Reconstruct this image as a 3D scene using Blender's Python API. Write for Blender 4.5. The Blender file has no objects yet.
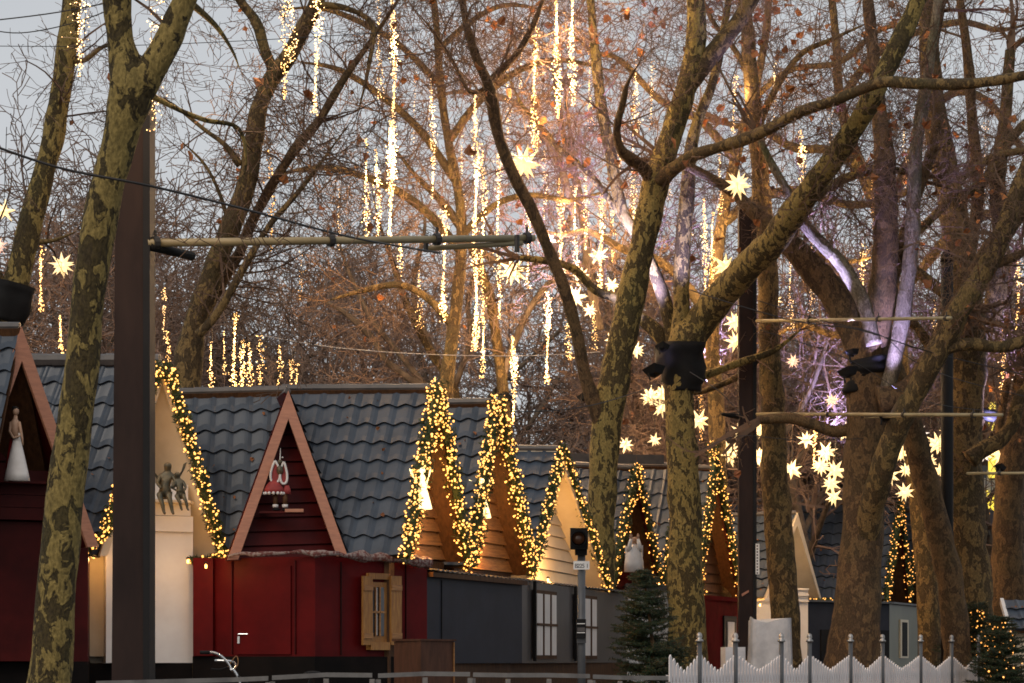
import bpy, bmesh, math, random
import numpy as np
from mathutils import Vector, noise
PI = math.pi
rnd = random.Random(7)
nrs = np.random.RandomState(11)
scene = bpy.context.scene
col = scene.collection
F, HZ, ZC = 2400.0, 660.0, 1.0

def at(px, py, Y):
    return Vector(((px - 512) / F * Y, Y, ZC + (HZ - py) / F * Y))
def gx(px, Y):
    return (px - 512) / F * Y

# ------------------------------------------------------------------ materials
def new_mat(name):
    m = bpy.data.materials.new(name); m.use_nodes = True
    nt = m.node_tree; b = nt.nodes['Principled BSDF']
    return m, nt, b
def pmat(name, c1, c2=None, scale=6.0, rough=0.6, bump=0.0, stretch=(1, 1, 1), metal=0.0, spec=0.5, lo=0.35, hi=0.65, detail=5, rvar=0.0, coord='Object'):
    m, nt, b = new_mat(name); N = nt.nodes; L = nt.links
    if c2 is None: c2 = tuple(x * 0.72 for x in c1)
    tc = N.new('ShaderNodeTexCoord'); mp = N.new('ShaderNodeMapping'); mp.inputs['Scale'].default_value = stretch
    L.new(tc.outputs[coord], mp.inputs['Vector'])
    n = N.new('ShaderNodeTexNoise'); n.inputs['Scale'].default_value = scale; n.inputs['Detail'].default_value = detail; n.inputs['Roughness'].default_value = 0.6
    L.new(mp.outputs[0], n.inputs['Vector'])
    r = N.new('ShaderNodeValToRGB'); r.color_ramp.elements[0].position = lo; r.color_ramp.elements[1].position = hi
    r.color_ramp.elements[0].color = (*c2, 1); r.color_ramp.elements[1].color = (*c1, 1)
    L.new(n.outputs['Fac'], r.inputs[0]); L.new(r.outputs[0], b.inputs['Base Color'])
    b.inputs['Roughness'].default_value = rough; b.inputs['Metallic'].default_value = metal
    b.inputs['Specular IOR Level'].default_value = spec
    if rvar:
        mr = N.new('ShaderNodeMapRange'); mr.inputs['To Min'].default_value = max(0.05, rough - rvar); mr.inputs['To Max'].default_value = min(1, rough + rvar)
        L.new(n.outputs['Fac'], mr.inputs['Value']); L.new(mr.outputs[0], b.inputs['Roughness'])
    if bump:
        bp = N.new('ShaderNodeBump'); bp.inputs['Strength'].default_value = bump; bp.inputs['Distance'].default_value = 0.02
        L.new(n.outputs['Fac'], bp.inputs['Height']); L.new(bp.outputs[0], b.inputs['Normal'])
    return m
def emat(name, c, s, base=(0.8, 0.7, 0.5)):
    m, nt, b = new_mat(name)
    b.inputs['Base Color'].default_value = (*base, 1)
    b.inputs['Emission Color'].default_value = (*c, 1); b.inputs['Emission Strength'].default_value = s
    return m
def bark(name, pale, dark, scale=2.6, thr=0.5, moss=0.25, mosscol=(0.10, 0.12, 0.03)):
    m, nt, b = new_mat(name); N = nt.nodes; L = nt.links
    tc = N.new('ShaderNodeTexCoord')
    mp = N.new('ShaderNodeMapping'); mp.inputs['Scale'].default_value = (1.0, 1.0, 0.55); L.new(tc.outputs['Object'], mp.inputs['Vector'])
    n0 = N.new('ShaderNodeTexNoise'); n0.inputs['Scale'].default_value = scale * 2; n0.inputs['Detail'].default_value = 3
    L.new(mp.outputs[0], n0.inputs['Vector'])
    n1 = N.new('ShaderNodeTexNoise'); n1.inputs['Scale'].default_value = scale * 2.2; n1.inputs['Detail'].default_value = 6; n1.inputs['Distortion'].default_value = 0.5; n1.inputs['Roughness'].default_value = 0.62
    L.new(mp.outputs[0], n1.inputs['Vector'])
    r1 = N.new('ShaderNodeValToRGB'); r1.color_ramp.elements[0].position = thr - 0.025; r1.color_ramp.elements[1].position = thr + 0.025
    r1.color_ramp.elements[0].color = (*dark, 1); r1.color_ramp.elements[1].color = (*pale, 1)
    e = r1.color_ramp.elements.new(thr + 0.14); e.color = (*[x * 0.72 for x in pale], 1)
    e = r1.color_ramp.elements.new(max(0.05, thr - 0.10)); e.color = (*[.75 * a_ + .18 * b_ for a_, b_ in zip(dark, pale)], 1)
    e = r1.color_ramp.elements.new(max(0.02, thr - 0.17)); e.color = (*[x * 1.5 for x in dark], 1)
    n0.inputs['Scale'].default_value = scale * .45
    mm = N.new('ShaderNodeMath'); mm.operation = 'MULTIPLY_ADD'; mm.inputs[1].default_value = .45; L.new(n0.outputs['Fac'], mm.inputs[0]); L.new(n1.outputs['Fac'], mm.inputs[2])
    ms = N.new('ShaderNodeMath'); ms.operation = 'SUBTRACT'; ms.inputs[1].default_value = .225; L.new(mm.outputs[0], ms.inputs[0])
    L.new(ms.outputs[0], r1.inputs[0])
    n2 = N.new('ShaderNodeTexNoise'); n2.inputs['Scale'].default_value = 40; n2.inputs['Detail'].default_value = 4
    L.new(mp.outputs[0], n2.inputs['Vector'])
    n3 = N.new('ShaderNodeTexNoise'); n3.inputs['Scale'].default_value = 1.1; L.new(tc.outputs['Object'], n3.inputs['Vector'])
    r3 = N.new('ShaderNodeValToRGB'); r3.color_ramp.elements[0].position = 0.48; r3.color_ramp.elements[1].position = 0.68
    r3.color_ramp.elements[0].color = (0, 0, 0, 1); r3.color_ramp.elements[1].color = (moss, moss, moss, 1)
    L.new(n3.outputs['Fac'], r3.inputs[0])
    mx = N.new('ShaderNodeMix'); mx.data_type = 'RGBA'
    L.new(r3.outputs[0], mx.inputs[0]); L.new(r1.outputs[0], mx.inputs[6]); mx.inputs[7].default_value = (*mosscol, 1)
    mu = N.new('ShaderNodeMix'); mu.data_type = 'RGBA'; mu.blend_type = 'MULTIPLY'; mu.inputs[0].default_value = 1
    r2 = N.new('ShaderNodeValToRGB'); r2.color_ramp.elements[0].position = 0.3; r2.color_ramp.elements[0].color = (0.45, 0.45, 0.45, 1); r2.color_ramp.elements[1].position = 0.65
    L.new(n2.outputs['Fac'], r2.inputs[0]); L.new(mx.outputs[2], mu.inputs[6]); L.new(r2.outputs[0], mu.inputs[7])
    L.new(mu.outputs[2], b.inputs['Base Color'])
    b.inputs['Roughness'].default_value = 0.85; b.inputs['Specular IOR Level'].default_value = 0.25
    ad = N.new('ShaderNodeMath'); ad.operation = 'ADD'; L.new(r1.outputs[0], ad.inputs[0]); L.new(n2.outputs['Fac'], ad.inputs[1])
    bp = N.new('ShaderNodeBump'); bp.inputs['Strength'].default_value = 0.7; bp.inputs['Distance'].default_value = 0.03
    L.new(ad.outputs[0], bp.inputs['Height']); L.new(bp.outputs[0], b.inputs['Normal'])
    return m

M = {}
M['bark_olive'] = bark('bark_olive', (0.36, 0.26, 0.085), (0.045, 0.032, 0.015), 4.2, 0.50, 0.12)
M['bark_mid'] = bark('bark_mid', (0.27, 0.175, 0.070), (0.065, 0.043, 0.022), 3.6, 0.52, 0.25, (0.10, 0.10, 0.035))
M['bark_brown'] = bark('bark_brown', (0.19, 0.112, 0.052), (0.075, 0.045, 0.024), 3.0, 0.5, 0.25, (0.09, 0.08, 0.03))
M['bark_grey'] = bark('bark_grey', (0.25, 0.20, 0.14), (0.12, 0.09, 0.06), 3.0, 0.47, 0.5)
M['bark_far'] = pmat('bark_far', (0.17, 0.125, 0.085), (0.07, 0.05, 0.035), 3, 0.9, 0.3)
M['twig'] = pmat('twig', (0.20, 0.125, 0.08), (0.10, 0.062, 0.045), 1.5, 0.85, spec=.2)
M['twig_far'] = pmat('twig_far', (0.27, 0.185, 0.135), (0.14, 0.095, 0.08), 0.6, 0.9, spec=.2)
M['leaf'] = pmat('leaf', (0.42, 0.15, 0.03), (0.20, 0.06, 0.02), 1.3, 0.6)
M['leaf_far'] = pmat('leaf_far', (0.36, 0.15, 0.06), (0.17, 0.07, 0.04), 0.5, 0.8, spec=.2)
M['tile'] = pmat('tile', (0.044, 0.060, 0.084), (0.026, 0.036, 0.052), 2.6, 0.36, 0.0, spec=0.5, rvar=0.12)
M['tile_seam'] = pmat('tile_seam', (0.02, 0.022, 0.026), (0.012, 0.013, 0.016), 4, 0.8)
M['ridge'] = pmat('ridge', (0.10, 0.085, 0.075), (0.05, 0.045, 0.045), 3, 0.45)
M['dred'] = pmat('dred', (0.075, 0.006, 0.005), (0.045, 0.0035, 0.003), 2.5, 0.5, 0.05, spec=0.15)
M['red'] = pmat('red', (0.115, 0.0035, 0.004), (0.075, 0.002, 0.0025), 2.0, 0.5, 0.05, spec=.12)
M['maroon'] = pmat('maroon', (0.15, 0.008, 0.009), (0.10, 0.006, 0.006), 2.5, 0.9, spec=.03)
M['barge_pink'] = pmat('barge_pink', (0.50, 0.22, 0.13), (0.38, 0.165, 0.10), 5, 0.55, 0.15, (1, 1, 6))
M['cream'] = pmat('cream', (0.78, 0.67, 0.50), (0.68, 0.57, 0.41), 2.5, 0.5, 0.05)
M['white'] = pmat('white', (0.88, 0.86, 0.83), (0.78, 0.75, 0.72), 1.8, 0.45, 0.04)
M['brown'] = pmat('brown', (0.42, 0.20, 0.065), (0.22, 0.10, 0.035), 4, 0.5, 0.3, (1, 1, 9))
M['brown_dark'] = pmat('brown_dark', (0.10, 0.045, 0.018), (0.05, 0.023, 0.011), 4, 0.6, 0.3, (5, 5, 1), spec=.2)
M['shutter'] = pmat('shutter', (0.40, 0.19, 0.045), (0.24, 0.10, 0.025), 5, 0.5, 0.3, (8, 8, 1))
M['navy'] = pmat('navy', (0.026, 0.029, 0.042), (0.018, 0.020, 0.030), 2, 0.55, 0.05, spec=.2)
M['greywall'] = pmat('greywall', (0.105, 0.092, 0.086), (0.07, 0.062, 0.060), 1.2, 0.35, 0.04, spec=.3)
M['wall_greenlit'] = pmat('wall_greenlit', (0.15, 0.155, 0.10), (0.11, 0.115, 0.075), 1.2, 0.35, 0.04)  # green light falling on the stall end, put into the wall colour
M['black'] = pmat('black', (0.011, 0.010, 0.010), (0.006, 0.006, 0.006), 3, 0.7, spec=.2)
M['plinth'] = pmat('plinth', (0.012, 0.009, 0.008), (0.007, 0.006, 0.006), 3, 0.9, spec=.1)
M['mast'] = pmat('mast', (0.042, 0.026, 0.022), (0.024, 0.016, 0.015), 1.3, 0.65, 0.1, (2, 2, .6), spec=.12)
M['mast_edge'] = pmat('mast_edge', (0.015, 0.014, 0.015), (0.010, 0.010, 0.011), 2, 0.6, spec=.2)
M['tube'] = pmat('tube', (0.33, 0.27, 0.15), (0.24, 0.19, 0.10), 3, 0.45, 0.0)
M['steel'] = pmat('steel', (0.42, 0.40, 0.38), (0.26, 0.25, 0.24), 4, 0.38, 0.05, metal=0.8)
M['rail'] = pmat('rail', (0.26, 0.24, 0.22), (0.16, 0.145, 0.135), 4, 0.45, 0.05, metal=0.4)
M['chrome'] = pmat('chrome', (0.75, 0.75, 0.74), (0.6, 0.6, 0.6), 4, 0.2, 0, metal=1.0)
M['postgrey'] = pmat('postgrey', (0.085, 0.09, 0.095), (0.06, 0.06, 0.065), 4, 0.45)
M['picket'] = pmat('picket', (0.88, 0.82, 0.80), (0.74, 0.68, 0.66), 3, 0.5, 0.1, (1, 1, .3))
M['greenery'] = pmat('greenery', (0.055, 0.085, 0.020), (0.022, 0.040, 0.012), 8, 0.6)
M['fir'] = pmat('fir', (0.026, 0.056, 0.019), (0.011, 0.027, 0.012), 5, 0.55)
M['bronze'] = pmat('bronze', (0.17, 0.125, 0.065), (0.06, 0.06, 0.045), 12, 0.45, 0.1, metal=0.5)
M['cloth'] = pmat('cloth', (0.26, 0.20, 0.18), (0.12, 0.035, 0.028), 22, 0.8, 0.3, lo=0.46, hi=0.54)
M['plaster'] = pmat('plaster', (0.72, 0.70, 0.68), (0.6, 0.57, 0.55), 6, 0.5)
M['skin'] = pmat('skin', (0.42, 0.27, 0.18), (0.34, 0.2, 0.13), 6, 0.6)
M['redfab'] = pmat('redfab', (0.32, 0.035, 0.03), (0.2, 0.02, 0.02), 14, 0.7)
M['glass'] = pmat('glass', (0.05, 0.05, 0.055), (0.03, 0.03, 0.035), 3, 0.08, spec=0.8)
M['curtain'] = pmat('curtain', (0.82, 0.77, 0.72), (0.66, 0.60, 0.56), 5, 0.55, 0.1, (5, 5, .3))
M['cabinet'] = pmat('cabinet', (0.11, 0.045, 0.025), (0.07, 0.03, 0.017), 3, 0.6, 0.1, (4, 4, 1), spec=.15)
M['paving'] = pmat('paving', (0.09, 0.085, 0.08), (0.055, 0.052, 0.05), 1.5, 0.75, 0.3)
M['asphalt'] = pmat('asphalt', (0.055, 0.055, 0.056), (0.04, 0.04, 0.041), 8, 0.7, 0.3)
M['stone'] = pmat('stone', (0.34, 0.31, 0.28), (0.25, 0.23, 0.21), 0.4, 0.8, 0.1)
M['brick'] = pmat('brick', (0.20, 0.085, 0.070), (0.12, 0.055, 0.05), 1.2, 0.85, 0.1)
M['bluewall'] = pmat('bluewall', (0.10, 0.12, 0.19), (0.07, 0.085, 0.13), 0.5, 0.5)
M['wire'] = pmat('wire', (0.03, 0.025, 0.022), (0.02, 0.018, 0.016), 3, 0.6)
M['wire_pale'] = pmat('wire_pale', (0.45, 0.42, 0.40), (0.35, 0.32, 0.30), 3, 0.5)
M['amber'] = pmat('amber', (0.11, 0.045, 0.02), (0.06, 0.025, 0.012), 3, 0.2)
M['tarp'] = pmat('tarp', (0.62, 0.62, 0.64), (0.46, 0.46, 0.48), 4, 0.5, 0.3)
M['bulb'] = emat('bulb', (1.0, 0.42, 0.075), 2.9)
M['bulb_deep'] = emat('bulb_deep', (1.0, 0.40, 0.07), 2.4)
M['bulb_string'] = emat('bulb_string', (1.0, 0.44, 0.09), 2.7)
M['bulb_white'] = emat('bulb_white', (1.0, 0.53, 0.19), 2.9)
M['star'] = emat('star', (1.0, 0.66, 0.27), 1.25, (0.85, 0.8, 0.65))
M['starcore'] = emat('starcore', (1.0, 0.72, 0.34), 2.2)
M['starpink'] = emat('starpink', (1.0, 0.55, 0.45), 0.8)
M['starwhite'] = emat('starwhite', (1.0, 0.88, 0.80), 1.1)
M['angelglow'] = emat('angelglow', (1.0, 0.74, 0.34), 2.6)
M['yellowneon'] = emat('yellowneon', (1.0, 0.72, 0.04), 1.3)
M['orangewin'] = emat('orangewin', (1.0, 0.42, 0.08), 0.9)
M['violetlens'] = emat('violetlens', (0.6, 0.55, 1.0), 8)
M['ink'] = pmat('ink', (0.05, 0.05, 0.06), (0.04, 0.04, 0.05), 3, 0.6)

# ------------------------------------------------------------------ mesh builder
class MB:
    def __init__(s): s.V = []; s.Fs = []; s.mi = []; s.n = 0; s.mats = []
    def _m(s, m):
        if m is None: return 0
        if m not in s.mats: s.mats.append(m)
        return s.mats.index(m)
    def add(s, V, Fc, m=None):
        V = np.asarray(V, dtype=float).reshape(-1, 3); k = s._m(m)
        s.V.append(V); s.Fs += [tuple(i + s.n for i in f) for f in Fc]; s.mi += [k] * len(Fc); s.n += len(V)
    def prism(s, pts, vec, m=None):
        pts = [Vector(p) for p in pts]; vec = Vector(vec); n = len(pts)
        nn = Vector((0, 0, 0))
        for i in range(n): nn += pts[i].cross(pts[(i + 1) % n])
        if nn.dot(vec) > 0: pts = pts[::-1]
        V = [tuple(p) for p in pts] + [tuple(p + vec) for p in pts]
        Fc = [tuple(range(n)), tuple(range(2 * n - 1, n - 1, -1))] + [(i, i + n, (i + 1) % n + n, (i + 1) % n) for i in range(n)]
        s.add(V, Fc, m)
    def box(s, c, d, rz=0, m=None):
        cx, cy, cz = c; dx, dy, dz = [v / 2 for v in d]; ca, sa = math.cos(rz), math.sin(rz)
        P = [(cx + x * ca - y * sa, cy + x * sa + y * ca, cz - dz) for x, y in ((-dx, -dy), (dx, -dy), (dx, dy), (-dx, dy))]
        s.prism(P, (0, 0, 2 * dz), m)
    def foot(s, xy, z0, z1, m=None):
        s.prism([(x, y, z0) for x, y in xy], (0, 0, z1 - z0), m)
    def sweep(s, P, R, sides=8, lump=0.0, seed=0, m=None, cap=True):
        P = [Vector(p) for p in P]; n = len(P)
        up = None; V = []
        for i in range(n):
            t = (P[min(i + 1, n - 1)] - P[max(i - 1, 0)]).normalized()
            if up is None:
                up = Vector((0, -1, 0.01)); 
                if abs(t.dot(up)) > .9: up = Vector((1, 0, 0))
            a = (up - t * up.dot(t)).normalized(); up = a; b = t.cross(a)
            for k in range(sides):
                an = 2 * PI * k / sides; r = R[i]
                dirv = a * math.cos(an) + b * math.sin(an)
                if lump:
                    q = P[i] * 1.0 + dirv * r
                    r *= 1 + lump * (noise.noise(q * 2.2 + Vector((seed, 0, 0))) * 1.3 + 0.6 * noise.noise(q * 6.5 + Vector((0, seed, 0))))
                V.append(tuple(P[i] + dirv * r))
        Fc = []
        for i in range(n - 1):
            for k in range(sides):
                k2 = (k + 1) % sides
                Fc.append((i * sides + k, i * sides + k2, (i + 1) * sides + k2, (i + 1) * sides + k))
        if cap: Fc.append(tuple(range(sides - 1, -1, -1))); Fc.append(tuple((n - 1) * sides + k for k in range(sides)))
        s.add(V, Fc, m)
    def tube(s, a, b, r, sides=8, m=None, r2=None):
        s.sweep([a, b], [r, r2 if r2 is not None else r], sides, m=m)
    def lathe(s, c, prof, sides=14, m=None, sx=1, sy=1):
        V = []; n = len(prof)
        for r, z in prof:
            for k in range(sides):
                a = 2 * PI * k / sides; V.append((c[0] + r * sx * math.cos(a), c[1] + r * sy * math.sin(a), c[2] + z))
        Fc = [(i * sides + k, i * sides + (k + 1) % sides, (i + 1) * sides + (k + 1) % sides, (i + 1) * sides + k) for i in range(n - 1) for k in range(sides)]
        Fc.append(tuple(range(sides - 1, -1, -1))); Fc.append(tuple((n - 1) * sides + k for k in range(sides)))
        s.add(V, Fc, m)
    def ball(s, c, r, m=None, sx=1, sy=1, sz=1, n=8):
        s.lathe(c, [(max(.0005, r * math.sin(PI * i / n)), -r * sz * math.cos(PI * i / n)) for i in range(n + 1)], 10, m, sx, sy)
    def segs(s, S, sides=3, m=None):
        """S: list of (p0x,p0y,p0z,p1x,p1y,p1z,r0,r1)"""
        if not len(S): return
        A = np.asarray(S, dtype=float); p0 = A[:, :3]; p1 = A[:, 3:6]; t = p1 - p0
        t /= (np.linalg.norm(t, axis=1, keepdims=True) + 1e-9)
        ref = np.where(np.abs(t[:, 2:3]) > .8, np.array([[1., 0, 0]]), np.array([[0, 0, 1.]]))
        a = np.cross(t, ref); a /= (np.linalg.norm(a, axis=1, keepdims=True) + 1e-9); b = np.cross(t, a)
        V = np.zeros((len(A), 2 * sides, 3))
        for k in range(sides):
            an = 2 * PI * k / sides; d = a * math.cos(an) + b * math.sin(an)
            V[:, k] = p0 + d * A[:, 6:7]; V[:, sides + k] = p1 + d * A[:, 7:8]
        fi = np.array([(k, (k + 1) % sides, sides + (k + 1) % sides, sides + k) for k in range(sides)])
        Fc = (np.arange(len(A))[:, None, None] * 2 * sides + fi[None]).reshape(-1, 4)
        s.add(V.reshape(-1, 3), Fc.tolist(), m)
    def batch(s, base, faces, C, S=None, m=None, rot=False):
        base = np.asarray(base, float); C = np.asarray(C, float); n = len(C)
        if n == 0: return
        S = np.ones(n) if S is None else np.asarray(S, float)
        B = np.repeat(base[None], n, 0)
        if rot:
            q = nrs.normal(size=(n, 4)); q /= np.linalg.norm(q, axis=1, keepdims=True); w, x, y, z = q.T
            R = np.stack([1 - 2 * (y * y + z * z), 2 * (x * y - z * w), 2 * (x * z + y * w), 2 * (x * y + z * w), 1 - 2 * (x * x + z * z), 2 * (y * z - x * w), 2 * (x * z - y * w), 2 * (y * z + x * w), 1 - 2 * (x * x + y * y)], 1).reshape(n, 3, 3)
            B = np.einsum('nij,nkj->nki', R, B)
        V = B * S[:, None, None] + C[:, None, :]
        k = len(base); Fc = []
        for f in faces:
            Fc.append(np.arange(n)[:, None] * k + np.array(f)[None])
        fl = []
        for a in Fc: fl += a.tolist()
        s.add(V.reshape(-1, 3), fl, m)
    def build(s, name, mat=None, parent=None, smooth=False, loc=None):
        V = np.concatenate(s.V) if s.V else np.zeros((0, 3))
        off = Vector((0, 0, 0))
        if parent is not None:
            p = parent
            while p is not None: off += p.location; p = p.parent
        if loc is not None: off = Vector(loc)
        V = V - np.array(off)
        me = bpy.data.meshes.new(name); me.from_pydata(V.tolist(), [], s.Fs)
        if s.mats:
            for m_ in s.mats: me.materials.append(m_)
            me.polygons.foreach_set('material_index', s.mi)
        elif mat: me.materials.append(mat)
        if smooth: me.polygons.foreach_set('use_smooth', [True] * len(me.polygons))
        o = bpy.data.objects.new(name, me); col.objects.link(o)
        if parent is not None: o.parent = parent
        elif loc is not None: o.location = off
        return o
OCT = [(1, 0, 0), (-1, 0, 0), (0, 1, 0), (0, -1, 0), (0, 0, 1), (0, 0, -1)]
OCF = [(0, 2, 4), (2, 1, 4), (1, 3, 4), (3, 0, 4), (2, 0, 5), (1, 2, 5), (3, 1, 5), (0, 3, 5)]
LEAFB = [(0, 0, 0), (.45, .3, .12), (.2, .7, .05), (0, 1, -.1), (-.25, .7, .1), (-.45, .25, -.05)]
LEAFF = [(0, 1, 2, 3), (0, 3, 4, 5)]

def thing(name, label, cat, loc=(0, 0, 0), group=None):
    o = bpy.data.objects.new(name, None); col.objects.link(o); o.empty_display_size = .2
    o.location = loc; o['label'] = label; o['category'] = cat
    if group: o['group'] = group
    return o
def tag(o, label, cat, group=None, kind=None):
    o['label'] = label; o['category'] = cat
    if group: o['group'] = group
    if kind: o['kind'] = kind
    return o
def one(mb, name, mat, label, cat, loc=(0, 0, 0), group=None, smooth=False):
    return tag(mb.build(name, mat, None, smooth, loc), label, cat, group)
def struct(name, mb, mat):
    o = mb.build(name, mat); o['kind'] = 'structure'; return o
def copy_tree(o, parent=None):
    c = o.copy(); col.objects.link(c)
    c.parent = parent
    for ch in o.children: copy_tree(ch, c)
    return c

# where a thing hangs, in words, for labels
ZONES = [(0, 'left of the big left mast'), (112, 'above the white hut'), (230, 'above the dark red hut'), (345, 'above the first brown gable'),
         (450, 'above the second brown gable'), (520, 'left of the mottled middle trunk'), (600, 'beside the mottled middle trunk'),
         (665, 'left of the right mast'), (748, 'right of the right mast'), (840, 'behind the thick trunk'), (925, 'among the far right trunks')]
ORD = ['leftmost', 'second from left', 'third from left', 'fourth from left', 'fifth from left', 'sixth from left', 'seventh from left', 'eighth from left', 'ninth from left', 'tenth from left', 'eleventh from left', 'twelfth from left']
def zone_labels(xs, fmt):
    zs = [max(i for i, z in enumerate(ZONES) if x >= z[0] or i == 0) for x in xs]
    out = [None] * len(xs)
    for zi in set(zs):
        ids = sorted([i for i in range(len(xs)) if zs[i] == zi], key=lambda i: xs[i])
        for k, i in enumerate(ids):
            out[i] = fmt(i) + ' ' + ZONES[zi][1] + ('' if len(ids) == 1 else ', ' + ORD[min(k, 11)] + ' there')
    return out
# ------------------------------------------------------------------ setting
mb = MB(); mb.box((0, 400, -0.1), (1600, 1700, 0.2)); struct('ground', mb, M['paving'])
mb = MB(); mb.box((-30, 11, 0.004), (160, 9, 0.008)); struct('road', mb, M['asphalt'])

# ------------------------------------------------------------------ roofs
def tile_slope(parent, A, B, C, D, pitch=0.27, course=0.32, name='roof_slope', clip=(), deck='brown_dark'):
    """A,B ridge ends; C below A, D below B. visible tile sheet with stepped scalloped courses"""
    A, B, C, D = map(Vector, (A, B, C, D))
    U = (B - A); W = ((C - A) + (D - B)) / 2
    n = U.cross(W).normalized()
    if n.y > 0: n = -n
    if abs(n.y) < .2 and n.z < 0: n = -n
    if n.z < 0: n = -n
    lu = max(U.length, (D - C).length); lw = W.length
    nu = max(2, int(lu / pitch * 10)); nc = max(2, round(lw / course))
    us = np.linspace(0, 1, nu + 1); ph = us * lu / pitch * 2 * PI
    prof = 0.016 * np.maximum(0, np.cos(ph)) ** 3
    scal = 0.026 * np.cos(ph + 0.9)
    A_, B_, C_, D_ = [np.array(x) for x in (A, B, C, D)]; nn = np.array(n)
    def pos(v, lift):
        v = np.clip(v, 0, 1)
        p = (1 - us)[:, None] * ((1 - v)[:, None] * A_ + v[:, None] * C_) + us[:, None] * ((1 - v)[:, None] * B_ + v[:, None] * D_)
        return p + nn[None] * (prof + lift)[:, None]
    m = MB(); K = nu + 1
    quad = [(i, i + 1, K + i + 1, K + i) for i in range(nu)]
    for j in range(nc):
        v0 = j / nc + (scal / lw if j else 0 * scal); v1 = (j + 1) / nc + scal / lw * (1 if j < nc - 1 else .3)
        top = pos(v0, 0.0); mid = pos(v0 * .3 + v1 * .7, 0.020); bot = pos(v1, 0.038); und = pos(v1, -0.020)
        m.add(np.concatenate([top, mid]), quad); m.mi[-nu:] = [0] * nu
        m.add(np.concatenate([mid, bot]), quad)
        m.add(np.concatenate([bot, und]), quad)
    m.mats = [M['tile'], M['tile_seam']]
    mi = []
    for j in range(nc): mi += [0] * nu + [0] * nu + [1] * nu
    m.mi = mi
    o = m.build(name, None, parent, smooth=False)
    # deck board under the tiles
    s = MB(); s.prism([A - n * .03, B - n * .03, D - n * .03, C - n * .03], -n * .05)
    dk = s.build('roof_deck', M[deck], parent)
    if name == 'roof_slope' and n.y < 0:
        C_l = []
        for _ in range(16):
            u_, v_ = rnd.random(), rnd.uniform(.05, .98)
            C_l.append(tuple(A.lerp(B, u_).lerp(C.lerp(D, u_), v_) + n * .05))
        q = MB(); q.batch(LEAFB, LEAFF, C_l, nrs.uniform(.04, .08, len(C_l)), rot=True); lf = q.build('fallen_leaves', M['leaf_far'], parent); lf['kind'] = 'stuff'
    else: lf = None
    for ob in [x_ for x_ in (o, dk, lf) if x_]:
        for p_, n_ in clip:
            bm = bmesh.new(); bm.from_mesh(ob.data)
            bmesh.ops.bisect_plane(bm, geom=bm.verts[:] + bm.edges[:] + bm.faces[:], plane_co=Vector(p_) - parent.location, plane_no=n_, clear_outer=True)
            bm.to_mesh(ob.data); bm.free()
    return o
def valley(ap, foot, R, off=0.0):
    # plane through a gable's slope; everything on its left (towards -x) is cut away
    n_ = (Vector(foot) - Vector(ap)).cross(Vector(R)).normalized()
    if n_.x > 0: n_ = -n_
    return (Vector(ap) - n_ * off, n_)
def ridge_cap(parent, A, B, r=.07):
    m = MB(); A, B = Vector(A), Vector(B); n = max(2, int((B - A).length / .38))
    for i in range(n):
        a = A.lerp(B, i / n); b = A.lerp(B, (i + 1.06) / n)
        m.tube(a, b, r * .93, 8, r2=r * 1.06)
    m.build('ridge_cap', M['ridge'], parent)

def gable(parent, ap, fl, fr, rec, dep, wallm, soffm, bargem, wa=.42, wf=.17, planks=True, boards=.17, wallz=None, left_m=None):
    """open triangle: bargeboards, deep soffits, planked wall set back by rec*dep"""
    ap, fl, fr = Vector(ap), Vector(fl), Vector(fr); R = Vector(rec).normalized()
    th = -R * .05
    c = (fl + fr) / 2
    ia = ap + (c - ap).normalized() * wa
    il = fl + (fr - fl).normalized() * wf; ir = fr + (fl - fr).normalized() * wf
    for f, i_, mm in ((fl, il, left_m or bargem), (fr, ir, bargem)):
        m = MB(); m.prism([ap, f, i_, ia], th); m.build('bargeboard', mm, parent)
    # soffits: slab going back along R
    for f, s in ((fl, 1), (fr, -1)):
        inn = (fr - fl).normalized() * s * .05
        m = MB(); a1, f1 = ap + R * .004 - Vector((0, 0, .05)), f + R * .004 + inn * .3
        m.prism([a1, f1, f1 + R * (dep + .1), a1 + R * (dep + .1)], inn)
        m.build('soffit', soffm, parent)
    # wall of lapped boards
    a2, l2, r2 = ap + R * dep, fl + R * dep, fr + R * dep
    m = MB(); H = a2.z - l2.z; nb = max(1, int(H / boards)); m.prism([l2 + R * .031, r2 + R * .031, a2 + R * .031], R * .02)
    for k in range(nb):
        t0, t1 = k / nb, (k + 1) / nb - .01
        P = [l2.lerp(a2, t0), r2.lerp(a2, t0), r2.lerp(a2, min(.999, t1)), l2.lerp(a2, min(.999, t1))]
        lap = -R * .034
        Q = [P[0] + lap, P[1] + lap, P[2], P[3]]
        b = R * .03
        m.add([tuple(v) for v in Q + [p + b for p in P]], [(0, 1, 2, 3), (4, 7, 6, 5), (0, 4, 5, 1), (1, 5, 6, 2), (2, 6, 7, 3), (3, 7, 4, 0)])
    m.build('gable_wall', wallm, parent)
    return R

def body(parent, pts, z0, z1, mt, name='wall'):
    m = MB(); m.foot([(p[0], p[1]) for p in pts], z0, z1); return m.build(name, mt, parent)

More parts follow.
